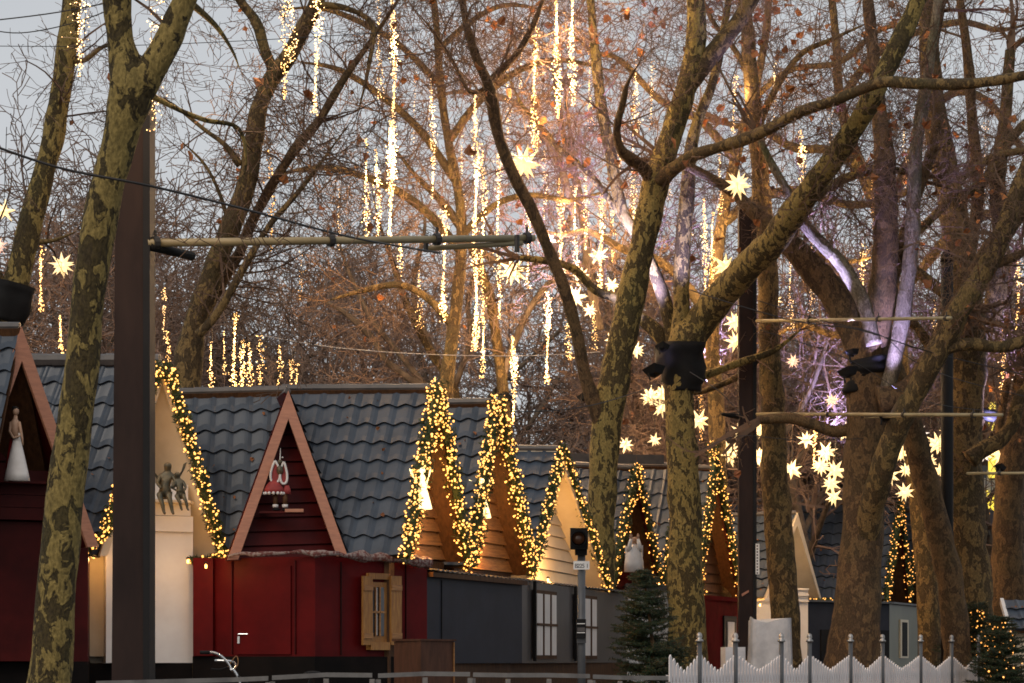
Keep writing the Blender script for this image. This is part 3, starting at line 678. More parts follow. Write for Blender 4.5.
def near_tree(label, loc, limbs, bk, twigs=1.0, tscale=1.0, seed=1, group='plane trees around the market', tm='twig', par=NEAR, leafk=1.0):
    """limbs: list of dict(pts, Y, Y1, tw=density, L=(lo,hi), sides)"""
    R = random.Random(seed)
    root = thing('plane_tree', label, 'tree', loc, group); tips = []
    S = []; Lf = []; P_ = dict(par); P_['leaf'] = par['leaf'] * leafk
    for li, lb in enumerate(limbs):
        P, Rr = limb_pts(lb['p'], lb.get('Y', loc[1]), lb.get('Y1'), 5)
        if lb['p'][-1][2] <= 5: Rr = [r_ * (1 if k_ < len(Rr) * .7 else max(.15, 1 - (k_ / len(Rr) - .7) * 2.8)) for k_, r_ in enumerate(Rr)]
        m = MB(); m.sweep(P, Rr, lb.get('s', 14 if max(Rr) > .1 else 8), .13 if max(Rr) > .06 else .08, seed + li)
        m.build('trunk' if li == 0 else 'limb', M[lb.get('m', bk)], root, smooth=True)
        if li and lb.get('tw', 0): tips.append((P[-1], (P[-1] - P[-3]).normalized(), Rr[-1]))
        dens = lb.get('tw', 0) * twigs
        if dens:
            for i in range(len(P) - 1):
                seg = (P[i + 1] - P[i]); t = i / len(P)
                if t < lb.get('t0', .1): continue
                nb = dens * seg.length
                for _ in range(int(nb) + (1 if R.random() < nb % 1 else 0)):
                    d = seg.normalized(); v = Vector((R.gauss(0, 1), R.gauss(0, .8), R.gauss(.15, 1))); v = (v - d * v.dot(d)).normalized()
                    lo, hi = lb.get('L', (1.0, 2.4))
                    twig(S, Lf, P[i].lerp(P[i + 1], R.random()), (d * R.uniform(.1, .8) + v).normalized(), R.uniform(lo, hi) * tscale, min(Rr[i] * .5, R.uniform(.012, .024)), 0, R, P_)
    for ti in tips:
        for _ in range(3):
            d = ti[1] + Vector((R.gauss(0, .35), R.gauss(0, .35), R.gauss(0, .35))); twig(S, Lf, ti[0], d.normalized(), R.uniform(.9, 1.8) * tscale, ti[2] * .8, 0, R, P_)
    if S:
        m = MB(); m.segs(S, 3); m.build('crown', M[tm], root)
    if Lf:
        m = MB(); m.batch(LEAFB, LEAFF, Lf, nrs.uniform(.10, .24, len(Lf)), rot=True); o = m.build('leaves', M['leaf'], root); o['kind'] = 'stuff'
    return root, S

segcount = 0
T = []
def NT(*a, **k):
    global segcount
    r, S = near_tree(*a, **k); segcount += len(S); T.append(r); return r

# leftmost leaning trunk
NT('slender mottled plane tree at the far left, black projector wrap on its trunk', (at(-25, 760, 34).x, 34, 0), [
    dict(p=[(-22, 740, 30), (-16, 600, 28), (-5, 440, 27), (3, 350, 26), (15, 288, 25), (29, 230, 24), (42, 180, 23), (52, 140, 22), (62, 80, 21), (69, 30, 20), (75, -30, 19), (80, -90, 17)], Y=34, m='bark_olive', tw=.5, L=(.8, 1.8), t0=.55),
    dict(p=[(66, 60, 8), (85, 60, 5), (110, 45, 4), (150, 60, 2)], Y=34, tw=.5), 
    dict(p=[(10, 300, 8), (-5, 270, 8), (-30, 255, 6)], Y=34, tw=1.5),
    dict(p=[(2, 340, 7), (28, 300, 7), (22, 270, 6), (30, 245, 6), (55, 240, 5), (80, 230, 3)], Y=35, tw=1.0, L=(.6, 1.3)),
    ], 'bark_mid', twigs=1.5, seed=3, leafk=.6)
# near mottled tree in front of left mast
NT('nearest mottled plane tree, forking at the top left in front of the big mast', (at(38, 840, 20).x, 20, 0), [
    dict(p=[(36, 790, 52), (42, 735, 47), (49, 683, 43), (56, 600, 40), (65, 500, 38), (78, 400, 34), (88, 300, 33), (102, 210, 35), (114, 160, 34), (124, 120, 37), (131, 85, 43), (122, 50, 29), (118, 15, 27), (114, -40, 26), (108, -110, 22)], Y=20, m='bark_olive', s=20),
    dict(p=[(128, 110, 26), (140, 88, 33), (154, 66, 30), (167, 42, 27), (178, 16, 25), (192, -16, 22), (205, -60, 19)], Y=20, m='bark_olive', tw=.9, L=(.5, 1.1), t0=.35, s=16),
    dict(p=[(187, 0, 8), (215, 25, 5), (232, 50, 3), (240, 70, 2)], Y=21, tw=2.5, L=(.3, .8)),
    dict(p=[(150, 95, 7), (175, 108, 5), (205, 120, 5), (238, 128, 4), (246, 160, 3), (240, 190, 2)], Y=21, tw=2.2, L=(.3, .8)),
    ], 'bark_olive', twigs=1.0, tscale=.9, seed=5, leafk=0)
# tree behind the white / red huts
NT('mossy forked plane tree rising behind the white and dark red huts', (at(180, 700, 40).x, 40, 0), [
    dict(p=[(176, 700, 34), (180, 500, 32), (186, 395, 31), (191, 345, 26), (203, 300, 23), (216, 262, 22), (233, 222, 21), (248, 180, 20), (253, 145, 20), (258, 112, 18), (271, 80, 17), (288, 58, 17), (304, 28, 16), (320, -8, 15), (332, -60, 13)], Y=40, tw=1.3, L=(.9, 2.0), t0=.5, m='bark_mid'),
    dict(p=[(268, 92, 10), (272, 70, 11), (264, 47, 11), (256, 22, 10), (240, 0, 9), (222, -30, 8)], Y=40, tw=1.6),
    dict(p=[(196, 330, 15), (210, 302, 13), (226, 274, 12), (240, 252, 11), (252, 222, 11), (275, 180, 10), (298, 145, 10), (318, 122, 9), (342, 82, 8), (370, 42, 7), (398, 0, 6), (420, -40, 5)], Y=40.5, tw=3.2, L=(.9, 2.0), m='bark_brown'),
    dict(p=[(198, 335, 10), (216, 315, 8), (236, 282, 8), (254, 250, 7), (272, 222, 6), (300, 190, 5), (330, 150, 4), (352, 120, 3)], Y=39.5, tw=3.0, L=(.8, 1.6)),
    dict(p=[(316, 5, 8), (345, 8, 6), (372, 25, 5), (368, 70, 4), (356, 120, 3)], Y=40, tw=2.6),
    dict(p=[(240, 165, 8), (225, 145, 5), (205, 130, 4), (165, 100, 3), (130, 95, 2)], Y=40, tw=2.4, L=(.5, 1.2)),
    dict(p=[(230, 235, 5), (222, 200, 4), (205, 165, 3), (180, 140, 2)], Y=40, tw=2.0, L=(.5, 1.2)),
    ], 'bark_mid', twigs=1.3, seed=8, leafk=.35)
# mottled middle tree
NT('tall mottled plane tree in the middle beside the tram signal', (at(604, 800, 46.2).x, 46.2, 0), [
    dict(p=[(606, 790, 44), (603, 690, 38), (600, 600, 31), (601, 540, 29), (603, 480, 29), (606, 430, 30), (613, 385, 31), (622, 340, 29), (632, 295, 28), (641, 250, 27), (650, 210, 27), (659, 172, 26), (672, 132, 23), (684, 98, 22), (693, 60, 21), (697, 20, 19), (692, -30, 17), (690, -80, 15)], Y=46.2, tw=1.2, t0=.6, s=18, m='bark_olive'),
    dict(p=[(606, 440, 13), (597, 412, 15), (585, 375, 13), (576, 330, 12), (564, 288, 12), (547, 246, 12), (531, 208, 12), (512, 172, 12), (499, 138, 11), (493, 108, 13), (488, 84, 11), (476, 56, 9), (466, 22, 8), (458, -30, 7)], Y=46.2, Y1=44.5, tw=2.4, t0=.5, m='bark_brown'),
    dict(p=[(489, 84, 9), (500, 72, 8), (516, 55, 7), (530, 32, 7), (540, 8, 6), (550, -20, 5)], Y=45.3, tw=2.6, m='bark_brown'),
    dict(p=[(655, 185, 14), (643, 168, 13), (630, 158, 12), (620, 148, 10), (617, 128, 8), (623, 102, 7), (628, 82, 6), (640, 62, 4)], Y=46.2, Y1=44.5, tw=2.6, m='bark_brown'),
    dict(p=[(661, 180, 15), (676, 167, 14), (692, 156, 13), (716, 148, 12), (748, 138, 12), (778, 124, 12), (800, 112, 12), (830, 102, 11), (858, 91, 11), (885, 82, 11), (920, 84, 11), (960, 84, 11), (1000, 80, 10), (1040, 72, 9)], Y=46.0, Y1=40.0, tw=1.5, L=(.5, 1.3), m='bark_mid'),
    dict(p=[(690, 85, 16), (706, 62, 18), (722, 42, 18), (738, 22, 17), (756, -8, 15), (775, -50, 13)], Y=46.2, tw=1.5, m='bark_mid'),
    dict(p=[(488, 86, 5), (470, 92, 4), (452, 60, 4), (432, 30, 3), (415, 10, 2)], Y=45.3, tw=3.0, m='bark_brown'),
    ], 'bark_mid', twigs=.95, seed=13, leafk=1.1)
# tree with black wrap
NT('plane tree with black wrap and projectors below its wide fork', (at(690, 800, 47.5).x, 47.5, 0), [
    dict(p=[(692, 780, 48), (690, 690, 42), (687, 610, 37), (685, 540, 34), (683, 470, 32), (680, 415, 29), (680, 370, 33), (688, 340, 35), (700, 322, 32), (722, 295, 30, 47), (748, 266, 29, 46.2), (772, 244, 28, 45.4), (792, 216, 27, 44.8), (810, 190, 25, 44.3), (832, 160, 23, 43.8), (852, 132, 22, 43.4), (872, 98, 21, 43), (890, 62, 20, 43), (906, 28, 19, 43), (922, -10, 17, 43), (940, -60, 15, 43)], Y=47.5, tw=1.6, t0=.5, s=18, m='bark_olive'),
    dict(p=[(679, 352, 20), (681, 310, 17), (682, 270, 16), (684, 228, 15), (688, 190, 14), (690, 155, 13), (698, 120, 12), (712, 85, 10), (722, 40, 8), (730, -10, 6)], Y=47.5, tw=2.4, t0=.3),
    dict(p=[(674, 348, 14), (670, 325, 15), (664, 300, 14), (656, 276, 13), (640, 240, 12), (624, 214, 12), (616, 185, 12), (610, 150, 12), (602, 112, 12), (598, 78, 11), (594, 40, 9), (590, -5, 8)], Y=47.8, tw=2.4, t0=.65),
    dict(p=[(668, 348, 15), (655, 330, 15), (640, 318, 13), (620, 300, 10), (595, 290, 9), (575, 270, 8), (552, 262, 7), (520, 258, 6)], Y=48.0, t0=.5, tw=3.0, L=(.8, 1.6)),
    dict(p=[(628, 225, 8), (606, 195, 7), (585, 170, 7), (560, 150, 6), (542, 128, 6), (522, 105, 5), (505, 70, 4)], Y=48.1, tw=3.4),
    dict(p=[(800, 205, 12, 44.6), (818, 195, 11, 44.4), (838, 182, 10), (862, 172, 10), (880, 168, 8), (905, 172, 7)], Y=47.5, tw=2.6),
    dict(p=[(690, 380, 9), (715, 372, 8), (742, 362, 8), (775, 350, 6), (800, 330, 5)], Y=48.3, tw=2.4, L=(.6, 1.2)),
    ], 'bark_olive', twigs=.9, seed=17)
# orange lit slim trunk right of the mast
NT('slim plane tree just right of the right mast, bare straight trunk', (at(790, 800, 50).x, 50, 0), [
    dict(p=[(794, 780, 34), (789, 680, 31), (784, 600, 29), (779, 530, 28), (775, 470, 27), (773, 420, 25), (771, 370, 22), (768, 330, 20), (768, 290, 21), (766, 240, 20), (762, 200, 19), (759, 160, 17), (755, 120, 16), (751, 80, 15), (748, 40, 14), (744, -10, 13), (742, -60, 11)], Y=50, tw=1.5, t0=.5, s=14, m='bark_mid'),
    dict(p=[(768, 345, 8), (745, 372, 7), (720, 385, 6), (700, 392, 5), (670, 400, 3)], Y=50, tw=2.6, L=(.6, 1.2)),
    dict(p=[(757, 130, 8), (775, 90, 7), (800, 55, 6), (830, 40, 5), (870, 22, 4)], Y=50, tw=3.4),
    dict(p=[(751, 80, 7), (735, 50, 6), (712, 20, 5), (700, -10, 4)], Y=50, tw=3.0),
    ], 'bark_mid', twigs=.8, seed=19, leafk=2)
# thick trunk with black wrap
NT('thick old plane tree with black wrap left of the crossing limbs', (at(848, 800, 46).x, 46, 0), [
    dict(p=[(850, 800, 74), (851, 710, 66), (854, 640, 54), (859, 570, 45), (864, 500, 41), (867, 440, 44), (869, 390, 44), (868, 350, 40), (878, 315, 32), (884, 275, 27), (886, 235, 25), (886, 195, 23), (884, 155, 21), (879, 110, 16), (874, 60, 13), (868, 0, 12)], Y=46, tw=2.0, t0=.6, s=20, m='bark_brown'),
    dict(p=[(868, 362, 34), (856, 335, 32), (842, 308, 29), (824, 282, 28), (806, 262, 26), (788, 244, 22), (772, 228, 18), (752, 210, 14), (730, 190, 11), (700, 172, 9), (670, 160, 7)], Y=46, Y1=47, tw=2.2, t0=.4, m='bark_brown'),
    dict(p=[(874, 345, 16), (866, 312, 15), (854, 284, 15), (840, 262, 14), (820, 242, 13), (803, 222, 11), (790, 195, 9), (775, 170, 8), (760, 140, 6)], Y=45.2, tw=2.2, t0=.3, m='bark_grey'),
    dict(p=[(886, 392, 14), (893, 368, 16), (899, 335, 16), (905, 300, 16), (910, 262, 15), (913, 225, 15), (914, 190, 14), (916, 150, 13), (922, 110, 13), (930, 60, 11), (938, 0, 9)], Y=45.6, tw=2.4, t0=.4, m='bark_grey'),
    dict(p=[(878, 402, 30), (894, 398, 26), (912, 385, 22), (926, 366, 20), (940, 340, 20), (955, 312, 21), (970, 288, 22), (984, 262, 22), (1000, 238, 20), (1018, 212, 18), (1040, 190, 15)], Y=45.4, tw=2.0, t0=.4, m='bark_brown'),
    dict(p=[(888, 292, 13), (898, 262, 13), (906, 230, 12), (918, 190, 11), (932, 150, 10), (938, 110, 9), (934, 60, 7), (942, 10, 6)], Y=46.5, tw=2.4, m='bark_brown'),
    dict(p=[(866, 560, 24, 46), (870, 520, 25, 45.6), (882, 470, 24, 45), (896, 430, 23, 44.7), (912, 398, 23, 44.5), (930, 366, 23, 44.3), (946, 338, 22, 44.2), (962, 306, 22, 44), (978, 282, 21, 44), (990, 262, 20, 44), (1003, 232, 18, 44), (1014, 200, 17, 44), (1030, 160, 15, 44), (1050, 110, 13, 44)], tw=2.0, t0=.3, s=16, m='bark_mid'),
    dict(p=[(938, 352, 14), (955, 346, 13), (975, 344, 12), (1000, 347, 12), (1030, 340, 11), (1060, 332, 10)], Y=44.2, tw=1.6, m='bark_mid'),
    dict(p=[(985, 272, 10), (1000, 262, 10), (1018, 255, 9), (1045, 240, 8)], Y=44, tw=2.5),
    dict(p=[(866, 420, 14), (840, 432, 12), (815, 425, 11), (790, 418, 11), (760, 420, 9)], Y=46, tw=.5, L=(.5, 1.0)),
    ], 'bark_brown', twigs=.75, seed=23)
NT('leaning mossy trunk forming an inverted V behind the crossing limb', (at(955, 800, 48).x, 49, 0), [
    dict(p=[(962, 800, 38), (960, 700, 32), (955, 620, 28), (948, 570, 27), (936, 520, 26), (925, 478, 25), (915, 440, 23), (905, 405, 20), (896, 370, 16), (884, 330, 12), (872, 290, 9)], Y=49, tw=1.0, t0=.6, s=16, m='bark_brown')], 'bark_brown', seed=31)
NT('massive mossy plane tree right of the inverted V', (at(975, 800, 48).x, 51, 0), [
    dict(p=[(978, 800, 58), (976, 700, 50), (974, 620, 42), (971, 560, 36), (963, 500, 42), (962, 440, 40), (966, 390, 38), (968, 350, 38), (967, 310, 34), (962, 270, 34), (955, 220, 30), (945, 170, 27), (936, 120, 24), (930, 60, 20), (926, 0, 16)], Y=51, tw=2.0, t0=.55, s=20, m='bark_mid'),
    dict(p=[(970, 460, 20), (985, 448, 17), (1000, 440, 15), (1012, 424, 14), (1018, 402, 13), (1030, 385, 12)], Y=50, tw=1.2, m='bark_mid'),
    dict(p=[(972, 360, 24), (990, 320, 22), (998, 280, 20), (1000, 230, 18), (998, 180, 16), (1005, 120, 13), (1010, 50, 10)], Y=51.5, tw=2.4, m='bark_mid'),
    dict(p=[(962, 280, 14), (974, 230, 13), (978, 180, 12), (972, 120, 11), (968, 60, 10), (960, 0, 8)], Y=51.5, tw=2.4, m='bark_brown'),
    dict(p=[(905, 262, 9), (925, 278, 10), (945, 294, 11), (960, 308, 12)], Y=50.5, tw=1.4, m='bark_mid'),
    dict(p=[(950, 360, 12), (930, 345, 11), (915, 325, 9), (900, 318, 8)], Y=50.5, tw=1.4, m='bark_mid'),
    dict(p=[(895, 240, 10), (912, 235, 9), (930, 220, 9), (948, 200, 9), (960, 180, 9), (975, 168, 9), (1000, 155, 8), (1030, 150, 7)], Y=50, tw=2.0, m='bark_mid'),
    dict(p=[(955, 200, 12), (985, 180, 11), (1010, 140, 10), (1040, 110, 8)], Y=51, tw=2.4),
    ], 'bark_mid', twigs=.7, seed=37)
NT('reddish brown plane trunk at the right edge', (at(1018, 800, 53).x, 54, 0), [
    dict(p=[(1012, 800, 50), (1010, 700, 42), (1008, 620, 36), (1008, 560, 32), (1008, 510, 30), (1012, 460, 26), (1018, 420, 22), (1024, 380, 20), (1030, 330, 17), (1036, 250, 15)], Y=54, tw=1.0, t0=.5, s=14, m='bark_brown'),
    dict(p=[(1012, 470, 10), (1000, 435, 9), (1004, 400, 8), (1012, 350, 8), (1008, 300, 7), (1016, 250, 6)], Y=54, tw=2.0)], 'bark_brown', seed=41)
# slender limbs of a tree behind the second garland hut
NT('bare spreading tree behind the brown gables, four dark limbs fanning left', (at(470, 700, 62).x, 62, 0), [
    dict(p=[(478, 740, 20), (470, 600, 17), (462, 480, 14), (455, 400, 12), (445, 372, 10), (430, 350, 9), (415, 322, 8), (402, 292, 8), (392, 260, 7), (380, 225, 6), (372, 190, 5)], Y=62, tw=2.2, L=(1.2, 2.6), t0=.5, m='bark_mid'),
    dict(p=[(440, 392, 8), (412, 380, 8), (388, 362, 7), (372, 338, 7), (352, 318, 6), (330, 304, 5), (305, 298, 4)], Y=62, tw=2.6, L=(1.2, 2.4)),
    dict(p=[(425, 385, 7), (398, 352, 6), (372, 320, 6), (358, 292, 5), (345, 262, 4), (338, 235, 3)], Y=62, tw=2.6, L=(1.2, 2.4)),
    dict(p=[(452, 395, 7), (420, 320, 6), (413, 290, 5), (418, 260, 5), (425, 225, 4), (420, 190, 3)], Y=62, tw=2.6, L=(1.2, 2.4)),
    dict(p=[(455, 385, 7), (470, 340, 6), (468, 300, 5), (480, 260, 5), (495, 220, 4)], Y=62, tw=2.6, L=(1.2, 2.4)),
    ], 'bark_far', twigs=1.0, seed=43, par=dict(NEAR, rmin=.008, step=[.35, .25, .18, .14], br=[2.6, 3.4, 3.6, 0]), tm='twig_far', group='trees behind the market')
NT('bare tree with violet tinted limbs between the brown gables and the mottled trunk', (at(500, 700, 58).x, 58, 0), [
    dict(p=[(512, 740, 20), (512, 600, 17), (508, 480, 14), (504, 400, 12), (498, 350, 11), (490, 300, 10), (478, 262, 9), (462, 230, 9), (440, 200, 8), (415, 175, 7), (395, 150, 6), (370, 130, 5)], Y=58, tw=2.6, L=(1.2, 2.6), t0=.4, m='bark_mid'),
    dict(p=[(502, 380, 8), (515, 340, 7), (535, 300, 7), (560, 275, 7), (590, 262, 6), (620, 258, 5)], Y=58, tw=2.6, L=(1.2, 2.4)),
    dict(p=[(470, 245, 8), (500, 262, 7), (530, 268, 7), (560, 240, 6), (575, 200, 6), (572, 150, 6), (566, 100, 5), (560, 40, 5)], Y=58, tw=2.8, L=(1.2, 2.4)),
    dict(p=[(575, 215, 8), (560, 165, 8), (540, 130, 8), (518, 105, 7), (490, 95, 7), (455, 92, 6), (430, 100, 5)], Y=57, tw=2.8, L=(1.2, 2.4)),
    dict(p=[(600, 330, 9), (590, 280, 9), (584, 230, 8), (576, 180, 8), (562, 130, 7), (556, 80, 6)], Y=58, tw=2.8, L=(1.2, 2.4)),
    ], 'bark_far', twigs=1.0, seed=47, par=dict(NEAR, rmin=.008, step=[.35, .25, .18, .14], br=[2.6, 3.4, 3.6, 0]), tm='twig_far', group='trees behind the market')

NT('plane tree whose long bare limbs spread high behind the right mast', (at(720, 800, 56).x, 56, 0), [
    dict(p=[(724, 760, 26), (722, 600, 22), (718, 480, 18), (716, 400, 16), (712, 340, 14), (715, 280, 13), (722, 220, 12), (735, 160, 11), (752, 100, 9), (765, 40, 8), (770, -20, 7)], Y=56, tw=2.6, t0=.4, L=(1.0, 2.2)),
    dict(p=[(714, 330, 11), (690, 290, 10), (660, 262, 9), (625, 250, 8), (590, 232, 7), (560, 235, 6), (525, 225, 5)], Y=56, tw=3, L=(1.0, 2.2)),
    dict(p=[(722, 225, 10), (755, 200, 10), (800, 190, 9), (850, 205, 8), (900, 195, 7), (940, 170, 6), (980, 165, 5)], Y=56, tw=3, L=(1.0, 2.2)),
    dict(p=[(716, 290, 9), (745, 262, 8), (790, 248, 7), (840, 262, 6), (880, 255, 5)], Y=55, tw=3, L=(1.0, 2.0)),
    dict(p=[(735, 160, 9), (700, 120, 8), (660, 100, 7), (620, 60, 6), (590, 50, 5), (560, 20, 5)], Y=56, tw=3, L=(1.0, 2.2)),
    dict(p=[(752, 100, 7), (790, 70, 6), (840, 62, 6), (880, 30, 5), (920, 25, 5), (970, 40, 4)], Y=56, tw=3, L=(1.0, 2.0)),
    ], 'bark_mid', twigs=.5, seed=53, par=dict(NEAR, rmin=.007, step=[.3, .22, .16, .12], br=[2.8, 3.6, 4.0, 0]), tm='twig', group='trees behind the market')
NT('plane tree with arching limbs high in the far right canopy', (at(935, 800, 58).x, 58, 0), [
    dict(p=[(930, 760, 26), (928, 600, 22), (915, 480, 18), (905, 400, 16), (895, 300, 14), (880, 220, 13), (858, 160, 12), (840, 100, 10), (836, 40, 8), (830, -20, 7)], Y=58, tw=2.4, t0=.4, L=(1.0, 2.2)),
    dict(p=[(880, 225, 11), (905, 170, 10), (925, 120, 9), (955, 92, 9), (985, 100, 8), (1010, 130, 7), (1030, 165, 6)], Y=58, tw=3, L=(1.0, 2.2), m='bark_mid'),
    dict(p=[(862, 170, 10), (830, 150, 9), (795, 148, 8), (760, 130, 7), (730, 125, 6)], Y=58, tw=3, L=(1.0, 2.2)),
    dict(p=[(895, 300, 10), (925, 265, 10), (950, 235, 9), (985, 215, 8), (1030, 205, 7)], Y=57, tw=3, L=(1.0, 2.2)),
    dict(p=[(842, 100, 9), (870, 60, 8), (910, 35, 7), (960, 22, 7), (1000, 30, 6), (1040, 20, 5)], Y=57, tw=3, L=(1.0, 2.0)),
    dict(p=[(900, 350, 9), (870, 330, 8), (835, 335, 7), (800, 325, 6), (770, 340, 5)], Y=57, tw=3, L=(1.0, 2.0)),
    ], 'bark_mid', twigs=.5, seed=59, par=dict(NEAR, rmin=.007, step=[.3, .22, .16, .12], br=[2.8, 3.6, 4.0, 0]), tm='twig', group='trees behind the market')
NT('plane tree spreading dark limbs over the top centre behind the brass arm', (at(420, 800, 54).x, 54, 0), [
    dict(p=[(452, 760, 26), (450, 600, 22), (448, 480, 18), (446, 400, 15), (452, 340, 13), (458, 290, 12), (462, 240, 11), (458, 190, 10), (448, 140, 9), (440, 80, 8), (436, 20, 7), (430, -30, 6)], Y=54, tw=3.0, t0=.4, L=(1.0, 2.4)),
    dict(p=[(460, 250, 10), (430, 215, 9), (395, 190, 8), (350, 172, 7), (310, 168, 6), (270, 178, 5)], Y=54, tw=3.6, L=(1.0, 2.4)),
    dict(p=[(455, 180, 9), (420, 130, 8), (380, 95, 7), (340, 70, 6), (300, 62, 5)], Y=54, tw=3.8, L=(1.0, 2.4)),
    dict(p=[(450, 140, 8), (480, 100, 8), (520, 70, 7), (560, 60, 6), (610, 70, 5)], Y=54, tw=3.8, L=(1.0, 2.4)),
    dict(p=[(440, 85, 7), (400, 45, 6), (360, 22, 6), (320, 8, 5), (280, 10, 4)], Y=54, tw=3.8, L=(1.0, 2.2)),
    dict(p=[(438, 50, 6), (470, 22, 6), (505, 5, 5), (545, 10, 4)], Y=54, tw=3.8, L=(1.0, 2.2)),
    dict(p=[(455, 330, 9), (430, 300, 8), (400, 285, 7), (365, 290, 6), (330, 300, 5)], Y=54, tw=2.2, L=(1.0, 2.0)),
    dict(p=[(462, 235, 8), (495, 205, 7), (530, 195, 6), (570, 200, 5), (610, 190, 5)], Y=54, tw=3.0, L=(1.0, 2.0)),
    ], 'bark_mid', twigs=.75, seed=61, par=dict(NEAR, rmin=.007, step=[.3, .22, .16, .12], br=[2.8, 3.6, 4.0, 0]), tm='twig', group='trees behind the market')
print('near segs', segcount)

# ---- background tree prototypes
def grow(S, Lf, p, d, L, r, lev, R, par):
    n = max(2, int(L / par['step'][lev])); st = L / n
    bend = Vector((R.gauss(0, 1), R.gauss(0, 1), 0)) * .05
    for i in range(n):
        d = (d + Vector((R.gauss(0, 1), R.gauss(0, 1), R.gauss(0, 1))) * par['jit'][lev] + bend + Vector((0, 0, par['up'][lev]))).normalized()
        q = p + d * st; r2 = max(par['rmin'], r * (1 - .5 / n))
        S[0 if lev < 2 else 1].append((p.x, p.y, p.z, q.x, q.y, q.z, r, r2))
        if lev < 5 and (lev > 0 or i >= n * .35):
            nb = par['br'][lev]
            for _ in range(int(nb) + (1 if R.random() < nb % 1 else 0)):
                v = Vector((R.gauss(0, 1), R.gauss(0, 1), R.gauss(0, .6))); v = (v - d * v.dot(d)).normalized()
                grow(S, Lf, q, (d * R.uniform(.5, 1.1) + v).normalized(), L * R.uniform(.42, .68), max(par['rmin'], r2 * R.uniform(.5, .68)), lev + 1, R, par)
        elif lev == 5 and R.random() < par['leaf']: Lf.append(tuple(q))
        p, r = q, r2
def proto(seed, H=8, r=.26, leaf=.01, br=(1.6, 1.6, 1.55, 1.35, .85, 0), up=(.05, .07, .05, .03, .01, 0), kind='bare_tree', tm='twig_far', leafsize=(.07, .15)):
    R = random.Random(seed); par = dict(step=[1.0, .9, .6, .42, .3, .22], jit=[.06, .12, .16, .2, .25, .3], up=up, br=br, rmin=.0125, leaf=leaf)
    S = ([], []); Lf = []
    grow(S, Lf, Vector((0, 0, 0)), Vector((R.gauss(0, .04), R.gauss(0, .04), 1)), H, r, 0, R, par)
    root = thing(kind, 'x', 'tree', (0, 0, 0), 'trees behind the market')
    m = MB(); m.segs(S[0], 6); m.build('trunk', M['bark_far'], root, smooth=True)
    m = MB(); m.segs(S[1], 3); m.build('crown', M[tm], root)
    if Lf:
        m = MB(); m.batch(LEAFB, LEAFF, Lf, nrs.uniform(*leafsize, len(Lf)), rot=True); o = m.build('leaves', M['leaf_far'], root); o['kind'] = 'stuff'
    print('proto', seed, len(S[0]), len(S[1]), len(Lf))
    return root
protos = [proto(101), proto(102), proto(105), proto(108, H=9), proto(111, leaf=.10, H=6.5, up=(.05, .03, .02, 0, 0, 0)), proto(113, leaf=.13, H=5.5, up=(.05, .02, .0, 0, 0, 0))]
used = [False] * len(protos)
spots = []
R_ = random.Random(77)
# (px, Y, scale, proto index)
rows = [(66, range(-60, 1120, 150), (.85, 1.02), (0, 1, 2, 3)), (78, range(-20, 1100, 84), (1.0, 1.25), (0, 1, 2, 3, 4)), (96, range(-60, 1120, 66), (1.1, 1.4), (0, 1, 2, 3, 4)), (60, range(20, 1100, 210), (.62, .75), (4, 5)), (84, range(-40, 1060, 120), (.85, 1.05), (4, 5))]
for Yr, xs, sc, pk in rows:
    for x in xs:
        spots.append((x + R_.uniform(-28, 28), Yr + R_.uniform(-5, 5), R_.uniform(*sc), R_.choice(pk)))
KIND = {0: 'bare', 1: 'bare', 2: 'bare', 3: 'tall bare', 4: 'brown leafed', 5: 'low brown leafed'}
labs = zone_labels([s_[0] for s_ in spots], lambda i: '%s tree, %s row' % (KIND[spots[i][3]], 'near' if spots[i][1] < 73 else 'middle' if spots[i][1] < 92 else 'far back'))
for i, (px, Y, sc, k) in enumerate(spots):
    if k in (4, 5) and px > 300 and (Y < 68 or R_.random() < .6): continue
    if px < 330:
        sc *= 1.06
        if Y > 72 and R_.random() < .35: continue
    if 330 < px < 620 and Y > 72 and R_.random() < .6: continue
    o = protos[k] if not used[k] else copy_tree(protos[k]); used[k] = True
    o.location = (gx(px, Y), Y, 0); o.rotation_euler = (0, 0, R_.uniform(0, 6.28)); o.scale = (sc, sc, sc)
    o['label'] = labs[i]; 
for k, u in enumerate(used):
    if not u:
        for ch in list(protos[k].children): bpy.data.objects.remove(ch)
        bpy.data.objects.remove(protos[k])
# far-off wood: one mass closing the view
m = MB(); S = []; R2 = random.Random(5)
for i in range(18000):
    x = R2.uniform(-45, 45); y = R2.uniform(112, 135); top = 7.5 + 2.5 * noise.noise(Vector((x * .12, 3, 0))) + 1.5 * noise.noise(Vector((x * .5, 1, 0)))
    if -10 < x < 4: top *= .55
    z = R2.uniform(0, 1) ** .8 * top
    a = R2.uniform(-1.2, 1.2); L = R2.uniform(.8, 2.2); r = R2.uniform(.012, .03) * (1.6 - z / top)
    S.append((x, y, z, x + math.sin(a) * L, y + R2.uniform(-.5, .5), z + math.cos(a) * L, r, r * .5))
m.segs(S, 3); o = m.build('far_wood', M['twig_far']); tag(o, 'far-off wood of bare trees closing the view behind the market', 'wood', None, 'stuff')
